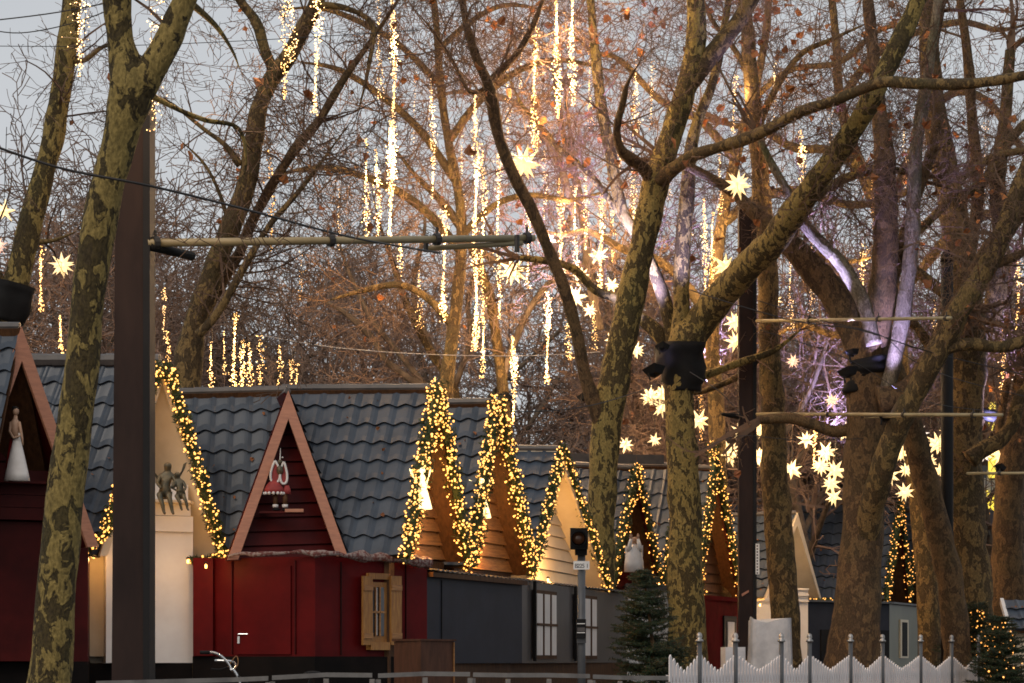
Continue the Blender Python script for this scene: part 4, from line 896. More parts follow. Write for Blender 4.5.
# ------------------------------------------------------------------ masts and arms
def mast(label, px0, px1, split, ytop, Y, dep=.30, taper=0.0, cap=False):
    a, b = gx(px0, Y), gx(px1, Y); zt = zat(ytop, Y)
    root = thing('tram_mast', label, 'mast', ((a + b) / 2, Y, 0), 'tram masts')
    w = b - a; s_ = gx(split, Y) - a
    m = MB()
    V = [(a, Y, 0), (a + s_, Y, 0), (a + s_, Y + dep, 0), (a, Y + dep, 0), (a + taper, Y, zt), (a + s_, Y, zt), (a + s_, Y + dep, zt), (a + taper, Y + dep, zt)]
    m.add(V, [(3, 2, 1, 0), (4, 5, 6, 7), (0, 1, 5, 4), (1, 2, 6, 5), (2, 3, 7, 6), (3, 0, 4, 7)]); m.build('shaft', M['mast'], root)
    m = MB(); m.box((a + s_ + (w - s_) / 2 + .002, Y + dep * .5, zt / 2), (w - s_ - .002, dep * 1.15, zt)); m.build('flange', M['mast_edge'], root)
    m = MB(); m.box(((a + b) / 2, Y + dep / 2, zt + .03), (w * .98, dep, .05)); m.build('cap', M['mast_edge'], root)
    m = MB(); m.box(((a + b) / 2, Y + dep / 2, .03), (w * 1.8, dep * 1.8, .06)); m.build('base_plate', M['mast_edge'], root)
    return root
m1 = mast('tall brown steel tram mast at the left, in front of the white hut', 111, 150, 143, 96, 24, .32, .05)
m2 = mast('tall brown steel tram mast right of the black wrapped trunk', 739, 756.5, 753, 205, 48.8, .3)
root = thing('tram_mast', 'dark round tram mast behind the crossing limb at the right', 'mast', (gx(947, 49.4), 49.4, 0), 'tram masts')
m = MB(); m.sweep([(gx(947, 49.4), 49.4, 0), (gx(947, 49.4), 49.4, zat(262, 49.4))], [.13, .125], 14); m.build('shaft', M['mast_edge'], root, True)
m = MB(); m.lathe((gx(947, 49.4), 49.4, zat(262, 49.4)), [(.14, 0), (.14, .1), (.10, .2), (.03, .25)], 14); m.build('cap', M['black'], root, True)
# mast extras
m = MB(); m.box((gx(757.5, 48.6), 48.6, zat(559, 48.6)), (.075, .02, .62)); pl = m.build('number_plate', M['white'], m2)
for i in range(11):
    m = MB(); m.box((gx(757.2, 48.6), 48.586, zat(543 + i * 3, 48.6)), (.028, .004, .03)); m.build('character', M['ink'], pl)
m = MB(); m.prism([at(741.5, 594, 48.77), at(748.5, 590, 48.77), at(749, 592, 48.77), at(742, 596.5, 48.77)], (0, -.004, 0)); m.build('sticker', M['barge_pink'], m2)
# arm of left mast
def arm(label, P, r, mt='tube', clamps=(), r2=None):
    a, b = P; root = thing('mast_arm', label, 'mast arm', a, 'catenary arms')
    m = MB(); m.tube(a, b, r, 10, r2=r2 or r * .9); m.build('tube', M[mt], root, True)
    for t in clamps:
        c = a.lerp(b, t); d = (b - a).normalized() * .03
        m = MB(); m.tube(c - d, c + d, r * 1.55, 10); m.tube(c, c + Vector((0, 0, r * 3)), r * .4, 6); m.build('clamp', M['wire'], root)
    return root
A1 = arm('long brass coloured catenary arm on the big left mast', (at(147, 243, 24), at(534, 238, 26.5)), .042, 'tube', (.02, .45, .73, .98))
m = MB(); m.tube(at(425, 248.5, 25.9), at(522, 243, 26.4), .03, 8); m.build('lower_tube', M['tube'], A1, True)
for px in (426, 517):
    m = MB(); p = at(px, 244.5, 25.9); m.tube(p + Vector((0, 0, .10)), p - Vector((0, 0, .08)), .028, 8); m.build('bracket', M['wire'], A1)
m = MB(); a, b = at(149, 246, 24.0), at(192, 256, 24.6)
m.tube(a, b, .045, 8, r2=.05); one(m, 'insulator', M['black'], 'black stay insulator slanting from the big left mast', 'insulator', a, smooth=True)
arm('upper thin catenary arm on the right mast', (at(757, 321, 48.6), at(951, 318, 42)), .036, 'tube', (.3, .66, .98))
A2 = arm('lower thin catenary arm on the right mast', (at(757, 414, 48.6), at(1002, 415, 41)), .036, 'tube', (.33, .64, .9))
m = MB(); m.tube(at(865, 418, 45.1), at(962, 414.5, 42.4), .018, 6); m.build('lower_tube', M['tube'], A2, True)
arm('short catenary arm at the right edge below the mossy trunks', (at(967, 473.5, 44), at(1050, 473, 43)), .028, 'tube', (.4,))
m = MB(); a, b = at(722, 414, 48.3), at(741, 417, 48.6); m.sweep([a, a.lerp(b, .5), b], [.03, .055, .05], 8); one(m, 'insulator', M['black'], 'black insulator beside the right mast at arm height', 'insulator', a, smooth=True)

# ------------------------------------------------------------------ wires
def wire(label, pts, r=.009, sag=0, mt='wire'):
    P = [at(*p) for p in pts]; P2 = [Vector(q) for q in crom([tuple(p) for p in P], 6)]
    m = MB(); m.sweep(P2, [r] * len(P2), 5)
    return one(m, 'cable', M[mt], label, 'cable', P[0], 'overhead wires')
wire('dark overhead cable sagging from the upper left past the near trunk to the brass arm', [(-20, 141, 19.2), (60, 168, 19.3), (150, 186, 19.5), (240, 208, 20.5), (350, 237, 22.5), (440, 253, 25.5)], .011)
wire('thin dark wire crossing high at the upper left corner', [(-20, 22, 28), (60, 12, 28), (150, -6, 28)], .008)
wire('thin dark wire level across the left sky', [(-20, 46, 30), (110, 46, 30), (260, 40, 30), (420, 30, 30)], .005)
wire('slack twig-thin wire in the left sky below the upper one', [(-20, 28, 28.5), (20, 33, 28.5), (70, 24, 28.5), (110, 10, 28.5)], .007)
wire('pale wire running behind the ridge of the red hut to the second brown gable', [(265, 336, 45), (330, 347, 46), (420, 354, 48), (520, 356, 50), (600, 352, 52)], .010, mt='wire_pale')
wire('dark feeder cable from the black wrapped trunk across to the thick trunk', [(690, 290, 40), (740, 306, 40), (800, 322, 41), (860, 330, 42), (930, 352, 44), (1030, 376, 46)], .010)
wire('second feeder cable dropping behind the crossing limb', [(756, 300, 41), (820, 320, 42), (880, 335, 43), (912, 360, 44), (960, 380, 46), (1040, 400, 48)], .008)
wire('thin stay wire left of the right mast at lower arm height', [(690, 372, 41.5), (720, 392, 41), (740, 414, 41)], .008)
wire('thin dark wire from the mottled trunk to the black wrapped trunk', [(505, 412, 34), (560, 410, 35), (605, 402, 36), (660, 384, 40)], .008)
wire('low thin wire beneath the lower arm of the right mast', [(700, 450, 42), (740, 436, 42), (800, 440, 44), (880, 438, 46)], .007)
wire('wire ending at the lower arm among the thick trunks', [(760, 330, 41), (850, 360, 43), (920, 400, 46), (1000, 412, 50)], .007)

# ------------------------------------------------------------------ hanging light strings
ST = [ # px, y0, y1, Y, bulb size, material, density
 (80, -20, 76, 23, .012, 'w', 1.2), (76, -20, 60, 24, .010, 'w', .6), (153, -20, 62, 21.5, .011, 'w', 1.3), (151, 62, 132, 21.5, .011, 'w', 1.0),
 (290, -20, 62, 34, .016, 'w', 1.2), (282, -20, 40, 36, .014, 'w', .7), (285, 40, 100, 35, .020, 'g', .8), (317, -20, 116, 34, .019, 'w', 1.25),
 (270, 150, 252, 42, .022, 'g', .6), (367, 138, 236, 52, .022, 'g', .9), (377, 148, 237, 52, .022, 'g', .9),
 (393, -20, 180, 48, .026, 'w', 1.5), (391, 120, 246, 48, .026, 'w', 1.4), (401, 236, 276, 50, .022, 'g', .8), (379, 0, 100, 50, .02, 'w', .6),
 (432, 78, 198, 50, .020, 'w', .8), (444, 205, 322, 50, .024, 'g', 1.1), (476, 95, 352, 50, .026, 'w', 1.4), (483, 150, 380, 51, .022, 'g', .9),
 (498, 150, 320, 50, .021, 'w', .9), (535, 26, 150, 46, .023, 'g', 1.2), (557, -20, 118, 46, .025, 'g', 1.3), (573, -20, 106, 46, .022, 'w', 1.1),
 (560, 178, 262, 54, .024, 'g', 1.0), (575, 185, 286, 56, .024, 'g', 1.0), (586, 170, 250, 58, .022, 'g', .7), (601, 195, 292, 54, .024, 'g', 1.0), (612, 200, 262, 58, .02, 'g', .7),
 (547, 292, 384, 56, .026, 'g', 1.2), (513, 336, 424, 56, .026, 'g', 1.2), (637, 60, 136, 52, .018, 'w', .8), (633, 108, 232, 52, .018, 'w', .7),
 (705, 198, 306, 58, .022, 'g', 1.0), (713, 212, 296, 58, .022, 'g', .8), (735, 72, 134, 50, .020, 'w', .8), (801, 130, 198, 50, .024, 'w', 1.2),
 (862, 242, 312, 64, .028, 'w', .9), (791, 260, 330, 70, .022, 'w', .5), (812, 240, 312, 70, .022, 'w', .5),
 (235, 312, 388, 60, .027, 'g', 1.2), (242, 340, 392, 60, .027, 'g', 1.1), (250, 342, 390, 60, .024, 'g', .9), (212, 342, 390, 60, .024, 'g', .9), (280, 345, 388, 62, .022, 'g', .8), (291, 360, 392, 62, .022, 'g', .8), (297, 362, 392, 62, .022, 'g', .7),
 (41, 246, 312, 50, .024, 'g', .8), (61, 316, 362, 50, .024, 'g', 1.0), (164, 286, 340, 52, .02, 'w', .6), (168, 330, 362, 52, .022, 'g', .7),
 (775, 424, 470, 66, .028, 'g', .9), (815, 430, 470, 66, .028, 'g', .9), (700, 380, 440, 60, .02, 'g', .5), (1003, 330, 400, 60, .026, 'g', 1.0), (935, 300, 352, 66, .022, 'w', .6), (888, 380, 420, 70, .02, 'w', .5), (1018, 250, 330, 62, .024, 'g', .8), (545, 150, 220, 60, .018, 'w', .5),
 (655, 150, 240, 60, .018, 'w', .5), (690, 180, 240, 62, .02, 'g', .6), (522, 20, 90, 56, .017, 'w', .6), (462, 130, 220, 60, .016, 'w', .5), (415, 60, 150, 58, .015, 'w', .4),
 (508, 60, 140, 56, .017, 'g', .7), (590, 40, 130, 56, .018, 'g', .7), (652, 60, 130, 60, .018, 'g', .6), (670, 120, 200, 62, .018, 'g', .6), (618, 130, 196, 60, .02, 'g', .8), (528, 200, 290, 60, .02, 'g', .8), (568, 300, 360, 62, .02, 'g', .8), (594, 300, 350, 62, .02, 'g', .7), (690, 60, 120, 62, .017, 'w', .6), (720, 150, 215, 62, .02, 'g', .8), (775, 60, 130, 64, .018, 'w', .6), (830, 90, 160, 64, .018, 'w', .6), (905, 120, 190, 66, .018, 'w', .5), (985, 120, 200, 66, .02, 'w', .5), (950, 330, 390, 66, .022, 'g', .7), (873, 170, 230, 66, .02, 'g', .6), (770, 330, 400, 66, .022, 'g', .7), (682, 300, 350, 62, .02, 'g', .7), (420, 270, 330, 62, .02, 'g', .6), (455, 290, 350, 62, .02, 'g', .6), (340, 190, 250, 62, .018, 'w', .5), (300, 250, 300, 64, .018, 'g', .5), (225, 330, 375, 62, .02, 'g', .6), (260, 335, 385, 62, .022, 'g', .7),
]
def sdesc(i):
    s_ = ST[i]; h = (s_[2] - s_[1])
    return '%s %s light string' % ('long' if h > 110 else 'short' if h < 60 else 'medium', 'pale' if s_[5] == 'w' else 'golden')
def pt_l(p, W, c):
    l = bpy.data.lights.new('string_light', 'POINT'); l.energy = W; l.color = c; l.shadow_soft_size = .15
    o = bpy.data.objects.new('string_light', l); col.objects.link(o); o.location = p
sl = zone_labels([s_[0] for s_ in ST], sdesc)
for i, (px, y0, y1, Y, r, mm, den) in enumerate(ST):
    if Y > 57: r *= 55 / Y; Y = 55 + (i % 4) * .5
    a, b = at(px, y0, Y), at(px + rnd.uniform(-1, 1), y1, Y)
    root = thing('light_string', sl[i], 'light string', b, 'fairy light strings hanging from the trees')
    L_ = (a - b).length; r *= .72; n = int(L_ * 92 * den)
    ts = np.sort(nrs.uniform(0, 1, n)); sway = nrs.normal(size=n)
    ph = nrs.uniform(0, 6)
    C = []
    for k in range(n):
        q = a.lerp(b, ts[k]); amp = .028 + .020 * math.sin(ts[k] * L_ * 3 + ph)
        C.append((q.x + sway[k] * amp + .02 * math.sin(ts[k] * L_ * 2.2 + ph), q.y + nrs.normal() * .04, q.z))
    m = MB(); m.batch(OCT, OCF, C, nrs.uniform(r * .6, r * 1.15, n), rot=True)
    o = m.build('bulbs', M['bulb_white'] if mm == 'w' else M['bulb_string'], root, True); o['kind'] = 'stuff'
    if den >= .8 or i % 2: pt_l(a.lerp(b, .35) + Vector((.12, -.2, 0)), (28 if Y < 32 else 0) + (1.6 if 340 < px < 780 else 1.1) * min(95, 20 * L_ * den * (Y / 45)), (1, .64, .33)); pt_l(a.lerp(b, .85) + Vector((-.12, -.2, 0)), (1.6 if 340 < px < 780 else 1.1) * min(75, 16 * L_ * den * (Y / 45)), (1, .58, .26))
    m = MB(); top = at(px, y0 - 30, Y); Q = [top] + [Vector(c) for c in C[::max(1, n // 24)]]
    m.sweep(Q, [.004] * len(Q), 4); m.build('wire', M['wire'], root)

# ------------------------------------------------------------------ paper stars
def star_mesh(seed, nsp):
    R = random.Random(seed); m = MB(); 
    N_ = nsp; dirs = []
    for i in range(N_):
        z = 1 - 2 * (i + .5) / N_; a = i * 2.39996 + seed; rr = math.sqrt(1 - z * z); dirs.append(Vector((rr * math.cos(a), rr * math.sin(a), z)))
    for d in dirs:
        L_ = R.uniform(.85, 1.05); t = d.orthogonal().normalized(); b = d.cross(t); base = d * .20; w_ = .185
        V = [base + (t * math.cos(k * PI / 2) + b * math.sin(k * PI / 2)) * w_ for k in range(4)] + [d * L_]
        m.add([tuple(v) for v in V], [(0, 1, 4), (1, 2, 4), (2, 3, 4), (3, 0, 4)])
    return m
STARS = [(524, 164, 17, 46, 0), (513, 271, 14, 52, 0), (598, 256, 10, 58, 0), (575, 298, 11, 56, 0), (636, 350, 8, 60, 0), (626, 445, 8, 62, 0), (738, 185, 13, 44, 0), (725, 267, 13, 50, 0),
 (759, 246, 8, 56, 0), (735, 322, 10, 54, 0), (736, 342, 11, 54, 0), (62, 265, 12, 42, 0), (4, 211, 11, 40, 0), (-2, 246, 9, 42, 1), (650, 397, 10, 58, 0), (661, 408, 9, 58, 0), (663, 394, 9, 60, 0), (699, 421, 11, 58, 0), (729, 453, 13, 56, 0), (740, 432, 9, 60, 0), (761, 430, 9, 62, 0), (758, 456, 9, 62, 0),
 (792, 470, 10, 60, 0), (826, 452, 10, 62, 0), (821, 466, 9, 63, 0), (835, 471, 11, 61, 0), (831, 484, 9, 62, 0), (834, 497, 9, 63, 0), (845, 432, 9, 64, 0), (858, 420, 8, 66, 0),
 (793, 361, 7, 70, 1), (832, 400, 7, 70, 1), (905, 492, 10, 66, 0), (906, 470, 7, 70, 0), (938, 444, 11, 66, 0), (920, 434, 9, 68, 2), (929, 462, 8, 68, 0), (940, 470, 7, 70, 0), (901, 453, 8, 70, 0), (1002, 454, 12, 58, 0), (985, 455, 7, 64, 2), (880, 447, 7, 70, 0), (655, 213, 6, 64, 0), (560, 268, 8, 60, 0), (582, 275, 7, 62, 0), (590, 310, 7, 64, 1), (700, 330, 7, 66, 0), (612, 285, 8, 60, 0), (548, 240, 9, 58, 0), (684, 395, 8, 62, 0), (713, 300, 8, 62, 0), (775, 300, 7, 66, 0), (806, 440, 9, 64, 0), (868, 462, 8, 68, 0), (950, 430, 9, 66, 0), (968, 420, 8, 66, 0), (1012, 430, 8, 60, 0), (1018, 380, 7, 64, 2), (918, 452, 8, 70, 0), (890, 475, 9, 68, 0), (748, 400, 8, 64, 0), (612, 340, 7, 62, 0), (655, 440, 7, 64, 0)]
sm = {}
lab = zone_labels([s_[0] for s_ in STARS], lambda i: ('large' if STARS[i][2] > 11 else 'small' if STARS[i][2] < 9 else 'medium') + (' glowing cream' if STARS[i][4] == 0 else ' dim pinkish' if STARS[i][4] == 1 else ' white') + ' star ' + ('high' if STARS[i][1] < 220 else 'midway' if STARS[i][1] < 380 else 'low') )
for i, (px, py, s_, Y, kd) in enumerate(STARS):
    Y = min(Y, 55.5 + (i % 5) * .4)
    v = i % 5
    key = (v, kd)
    if key not in sm:
        mbs = star_mesh(v * 1.3 + 1, (17, 20, 14, 18, 22)[v]); o = mbs.build('star_spikes', M[{0: 'star', 1: 'starpink', 2: 'starwhite'}[kd]])
        c = MB(); c.ball((0, 0, 0), .27); k = c.build('star_core', M['starcore'] if kd != 1 else M['star'], None, True)
        sm[key] = (o.data, k.data); bpy.data.objects.remove(o); bpy.data.objects.remove(k)
    root = thing('paper_star', lab[i], 'star', at(px, py, Y), 'lit stars hanging in the trees')
    sc = s_ / F * Y * 1.22; rot = (rnd.uniform(0, 6), rnd.uniform(0, 6), rnd.uniform(0, 6))
    for nm, dt in (('spikes', sm[key][0]), ('core', sm[key][1])):
        o = bpy.data.objects.new(nm, dt); col.objects.link(o); o.parent = root; o.scale = (sc, sc, sc); o.rotation_euler = rot
    m = MB(); q = at(px, py, Y); m.tube(q + Vector((0, 0, sc * .3)), q + Vector((rnd.uniform(-.05, .05), 0, sc + rnd.uniform(.6, 1.4))), .006, 4); m.build('lead', M['wire'], root)

# ------------------------------------------------------------------ projectors
def projector(label, p, aim, s=.22):
    p = Vector(p); d = (Vector(aim) - p).normalized(); t = d.orthogonal().normalized(); b = d.cross(t)
    s *= .72
    root = thing('projector', label, 'floodlight', p, 'floodlights strapped to the trees')
    m = MB(); q = [p + (t * i + b * j) * s * .6 for i, j in ((-1, -1), (1, -1), (1, 1), (-1, 1))]; r = [p + d * s * .9 + (t * i + b * j) * s * .95 for i, j in ((-1, -1), (1, -1), (1, 1), (-1, 1))]
    m.add([tuple(v) for v in q + r], [(3, 2, 1, 0), (0, 1, 5, 4), (1, 2, 6, 5), (2, 3, 7, 6), (3, 0, 4, 7)]); m.build('housing', M['black'], root)
    m = MB(); r2 = [p + d * s * .8 + (t * i + b * j) * s * .86 for i, j in ((-1, -1), (1, -1), (1, 1), (-1, 1))]; m.add([tuple(v) for v in r2], [(0, 1, 2, 3)]); m.build('lens', M['violetlens'], root)
    m = MB(); m.tube(p - d * .02, p - d * .02 - t * s * 1.1, .02, 6); m.tube(p - t * s * 1.1, p - t * s * 1.1 - d * .15, .02, 6); m.build('yoke', M['black'], root)
    return root
def spot(p, aim, W, ang=40, c=(.45, .42, 1.0), rad=.08):
    l = bpy.data.lights.new('spot_light', 'SPOT'); l.energy = W; l.spot_size = math.radians(ang); l.spot_blend = .6; l.color = c; l.shadow_soft_size = rad
    o = bpy.data.objects.new('spot_light', l); col.objects.link(o); o.location = p; o.rotation_euler = (Vector(p) - Vector(aim)).to_track_quat('Z', 'Y').to_euler(); return o
def pair(label, px, py, Y, apx, apy, AY, W, ang=38, s=.2):
    p = at(px, py, Y); a = at(apx, apy, AY); projector(label, p, a, s); d = (a - p).normalized(); spot(p + d * (s * .95), a, W, ang)
pair('black square floodlight on the left of the black wrapped trunk', 655, 375, 46.9, 606, 150, 48.5, 2600, 46, .24)
pair('small black floodlight under the violet lit limbs of the black wrapped trunk', 663, 350, 46.7, 648, 255, 47.8, 2600, 34, .16)
spot(at(676, 352, 46.4), at(686, 200, 47.4), 3500, 30)
spot(at(655, 352, 46.8), at(615, 190, 47.9), 5500, 30)
pair('black floodlight on the left of the thick trunk wrap', 849, 376, 45.0, 812, 240, 45.4, 900, 30, .22)
pair('small upper floodlight beside the thick trunk wrap', 853, 355, 45.0, 828, 250, 45.2, 3200, 28, .15)
pair('floodlight hidden behind the thick trunk shining up its right limbs', 885, 420, 44.6, 900, 180, 46.5, 2000, 40, .14)
pair('floodlight by the massive mossy trunk shining to the right edge', 1000, 470, 50.2, 1020, 250, 53, 5000, 46, .14)
pair('floodlight on the violet tinted tree behind the brown gables', 505, 400, 54.0, 565, 150, 58, 4200, 34, .18)
pair('floodlight low on the far side of the mottled middle trunk', 585, 400, 53.5, 520, 110, 57.5, 4500, 34, .18)
pair('floodlight far behind the right mast', 700, 400, 62, 730, 120, 66, 7000, 60, .18)
pair('floodlight far behind the thick trunk', 862, 470, 60, 850, 150, 70, 4200, 60, .18)
# black wraps
def wrap(label, P, R_, loc):
    m = MB(); m.sweep([Vector(q) for q in crom([tuple(v) for v in P], 3)], [r_ * rnd.uniform(.93, 1.07) for r_ in [q[0] for q in crom([(v,) for v in R_], 3)]], 18, .35, 3); one(m, 'trunk_wrap', M['black'], label, 'wrap', loc, 'black cloth wraps on trunks', True)
wrap('black cloth wrap sagging around the trunk beside the right mast', [at(681, 392, 47.5), at(681, 380, 47.5), at(682, 360, 47.5), at(682, 344, 47.5)], [.35, .38, .43, .475], at(680, 394, 47.5))
wrap('black cloth wrap in two bands around the thick trunk', [at(869, 394, 46), at(869, 384, 46), at(869, 377, 46), at(869, 375, 46), at(869, 366, 46), at(868, 359, 46)], [.46, .46, .44, .46, .44, .42], at(869, 394, 46))
wrap('black wrap around the leftmost leaning trunk above the roof', [at(5, 322, 34), at(9, 305, 34), at(14, 284, 34)], [.26, .27, .24], at(5, 322, 34))
wrap('small black wrap on the massive mossy trunk', [at(985, 420, 51), at(987, 410, 51)], [.2, .2], at(985, 420, 51))

# ------------------------------------------------------------------ warm lamps by the figures and gables, some added for glow alone
def pt(p, W, c=(1, .50, .14), r=.06):
    l = bpy.data.lights.new('warm_light', 'POINT'); l.energy = W; l.color = c; l.shadow_soft_size = r
    o = bpy.data.objects.new('warm_light', l); col.objects.link(o); o.location = p
def lamp(label, p, W, c=(1, .50, .14)):
    p = Vector(p); root = thing('lantern', label, 'lamp', p, 'small warm lamps on the huts')
    m = MB(); m.lathe(p, [(.006, -.035), (.018, -.03), (.02, .015), (.006, .03)], 10); m.build('globe', M['bulb_deep'], root, True)
    m = MB(); m.lathe(p, [(.028, .03), (.03, .036), (.008, .06)], 10); m.build('hood', M['black'], root)
    pt(p - Vector((0, .12, .03)), W, c)
lamp('small warm lamp in the left corner of the white hut wall', at(94, 556, 33.2), 9)
lamp('small warm lamp at the top right corner of the white wall', at(188, 561, 33.0), 5)  # added for its glow where only garland bulbs hang
lamp('small warm lamp above the red box door', at(206, 566, 33.4), 5)  # also added, the real glow here comes from the garland
lamp('warm lamp at the left corner of the cream gabled hut', at(760, 605, 56.3), 22)
lamp('warm lamp glowing at the foot of the maroon hut gable', at(697, 582, 52.2), 14)
lamp('warm lamp at the right foot of the dark gable above the fir', at(659, 584, 49.0), 10)
lamp('warm lamp under the cream clapboard gable', at(548, 580, 40.9), 22)
for g, W in ((D_, 9), (E_, 9), (F_, 12), (H_, 8)):
    c = (g['fl'] + g['fr']) / 2; R0 = Vector((-.93, .36, 0))
    q_ = g['fl'].lerp(g['fr'], .30) + R0 * .14; pt(q_ + Vector((0, 0, .25)), W * 4.5); pt(q_.lerp(g['ap'], .3), W * 3)
for q, W in ((at(168, 425, 33.0), 3), (at(205, 510, 33.3), 3), (at(120, 500, 32.4), 3)): pt(q, W)

pt(at(812, 560, 57.0), 30, (1, .62, .3)); pt(at(770, 640, 55.5), 25, (1, .6, .28))  # added lights without fixtures, only brightening the cream gabled hut
# ------------------------------------------------------------------ figures
def fig_gown():
    p = at(17, 481, 31.05); root = thing('figurine', 'slender woman figurine in a white gown on the shelf of the leftmost hut', 'figurine', p)
    s = 1 / 77.4   # metres per pixel there
    m = MB(); m.lathe(p, [(.17, 0), (.15, .10), (.11, .28), (.07, .45), (.045, .55), (.05, .62)], 16, sx=1, sy=.7); g = m.build('gown', M['plaster'], root, True)
    V = []; 
    m = MB(); m.sweep([p + Vector((-.12, .05, 0)), p + Vector((-.10, .05, .3)), p + Vector((-.07, .04, .55))], [.06, .045, .03], 8); m.build('gown_dark_side', M['maroon'], root, True)  # darker maroon strip along one side of the gown
    m = MB()
    m.sweep([p + Vector((-.01, 0, .55)), p + Vector((-.02, 0, .66)), p + Vector((-.025, 0, .76)), p + Vector((-.02, 0, .80)), p + Vector((-.018, 0, .85))], [.045, .055, .062, .03, .022], 12)
    m.ball(p + Vector((-.015, 0, .90)), .042, sz=1.25)
    m.sweep([p + Vector((-.07, -.02, .76)), p + Vector((-.085, -.04, .64)), p + Vector((-.03, -.07, .55)), p + Vector((.06, -.07, .58))], [.022, .018, .015, .012], 8)
    m.sweep([p + Vector((.03, -.02, .76)), p + Vector((.06, -.04, .64)), p + Vector((.08, -.06, .55)), p + Vector((.09, -.06, .46))], [.022, .018, .014, .010], 8)
    b = m.build('body', M['skin'], root, True)
    m = MB(); m.ball(p + Vector((-.022, .01, .925)), .045, sz=1.0); m.ball(p + Vector((-.05, .02, .95)), .022); m.build('hair', M['black'], root, True)
fig_gown()
def skinbody(name, verts, edges, radii, mt, parent):
    me = bpy.data.meshes.new(name); off = parent.location
    me.from_pydata([tuple(Vector(v) - off) for v in verts], edges, []); o = bpy.data.objects.new(name, me); col.objects.link(o); o.parent = parent
    me.materials.append(mt)
    o.modifiers.new('skin', 'SKIN')
    ly = me.skin_vertices[0] if me.skin_vertices else None
    if ly is None:
        bpy.context.view_layer.objects.active = o; bm = bmesh.new(); bm.from_mesh(me); bm.verts.layers.skin.verify(); bm.to_mesh(me); bm.free(); ly = me.skin_vertices[0]
    for i, r in enumerate(radii): ly.data[i].radius = (r, r)
    ly.data[0].use_root = True
    sb = o.modifiers.new('sub', 'SUBSURF'); sb.levels = 2; sb.render_levels = 2
    me.polygons.foreach_set('use_smooth', [True] * len(me.polygons)); return o
def wing(p, dx, h, mt, parent, nm='wing', th=.02, lean=.0, flip=1):
    pts = [(0, 0), (.35, .35), (.85, .75), (1.0, 1.05), (.75, .95), (.6, .6), (.5, .25), (.3, -.15), (.05, -.25)]
    m = MB(); m.prism([p + Vector((x * dx, 0.02 + x * .08, z * h)) for x, z in pts], (0, th, 0), None); return m.build(nm, mt, parent)
def fig_cherubs():
    p = at(168, 500, 32.95); root = thing('statue', 'bronze cherub pair sitting with dangling legs on the shelf of the white gable', 'statue', p)
    def seated(c, s, lean, turn):
        c = Vector(c)
        v = [(0, 0, .06), (0, 0, .14), (lean * .4, 0, .22), (lean * .7, 0, .30), (lean, 0, .345), (lean * 1.1, -.01, .40), (lean * 1.15, -.01, .45),
             (-.05, -.02, .05), (-.05, -.15, .06), (-.03 + turn, -.17, -.05), (-.01 + turn, -.17, -.15), (.01 + turn, -.20, -.18),
             (.05, -.02, .05), (.06, -.14, .06), (.07 + turn, -.16, -.05), (.09 + turn, -.16, -.15), (.11 + turn, -.19, -.18),
             (lean * .7 - .07, 0, .29), (lean * .7 - .11, -.04, .20), (-.03, -.12, .13), (lean * .7 + .07, 0, .29), (lean * .7 + .12, -.04, .20), (.07, -.12, .13)]
        e = [(0, 1), (1, 2), (2, 3), (3, 4), (4, 5), (5, 6), (0, 7), (7, 8), (8, 9), (9, 10), (10, 11), (0, 12), (12, 13), (13, 14), (14, 15), (15, 16), (3, 17), (17, 18), (18, 19), (3, 20), (20, 21), (21, 22)]
        r = [.07, .065, .06, .06, .028, .058, .045, .045, .038, .028, .02, .016, .045, .038, .028, .02, .016, .032, .022, .016, .032, .022, .016]
        skinbody('body', [c + Vector(q) * s for q in v], e, [x * s for x in r], M['bronze'], root)
    seated(p + Vector((-.04, 0, -.0)), 1.15, .03, .02); seated(p + Vector((.18, -.03, -.0)), .85, -.05, .04)
    wing(p + Vector((-.04, -.02, .20)), -.24, .30, M['bronze'], root)
    wing(p + Vector((.06, .05, .24)), .18, .28, M['bronze'], root)
fig_cherubs()
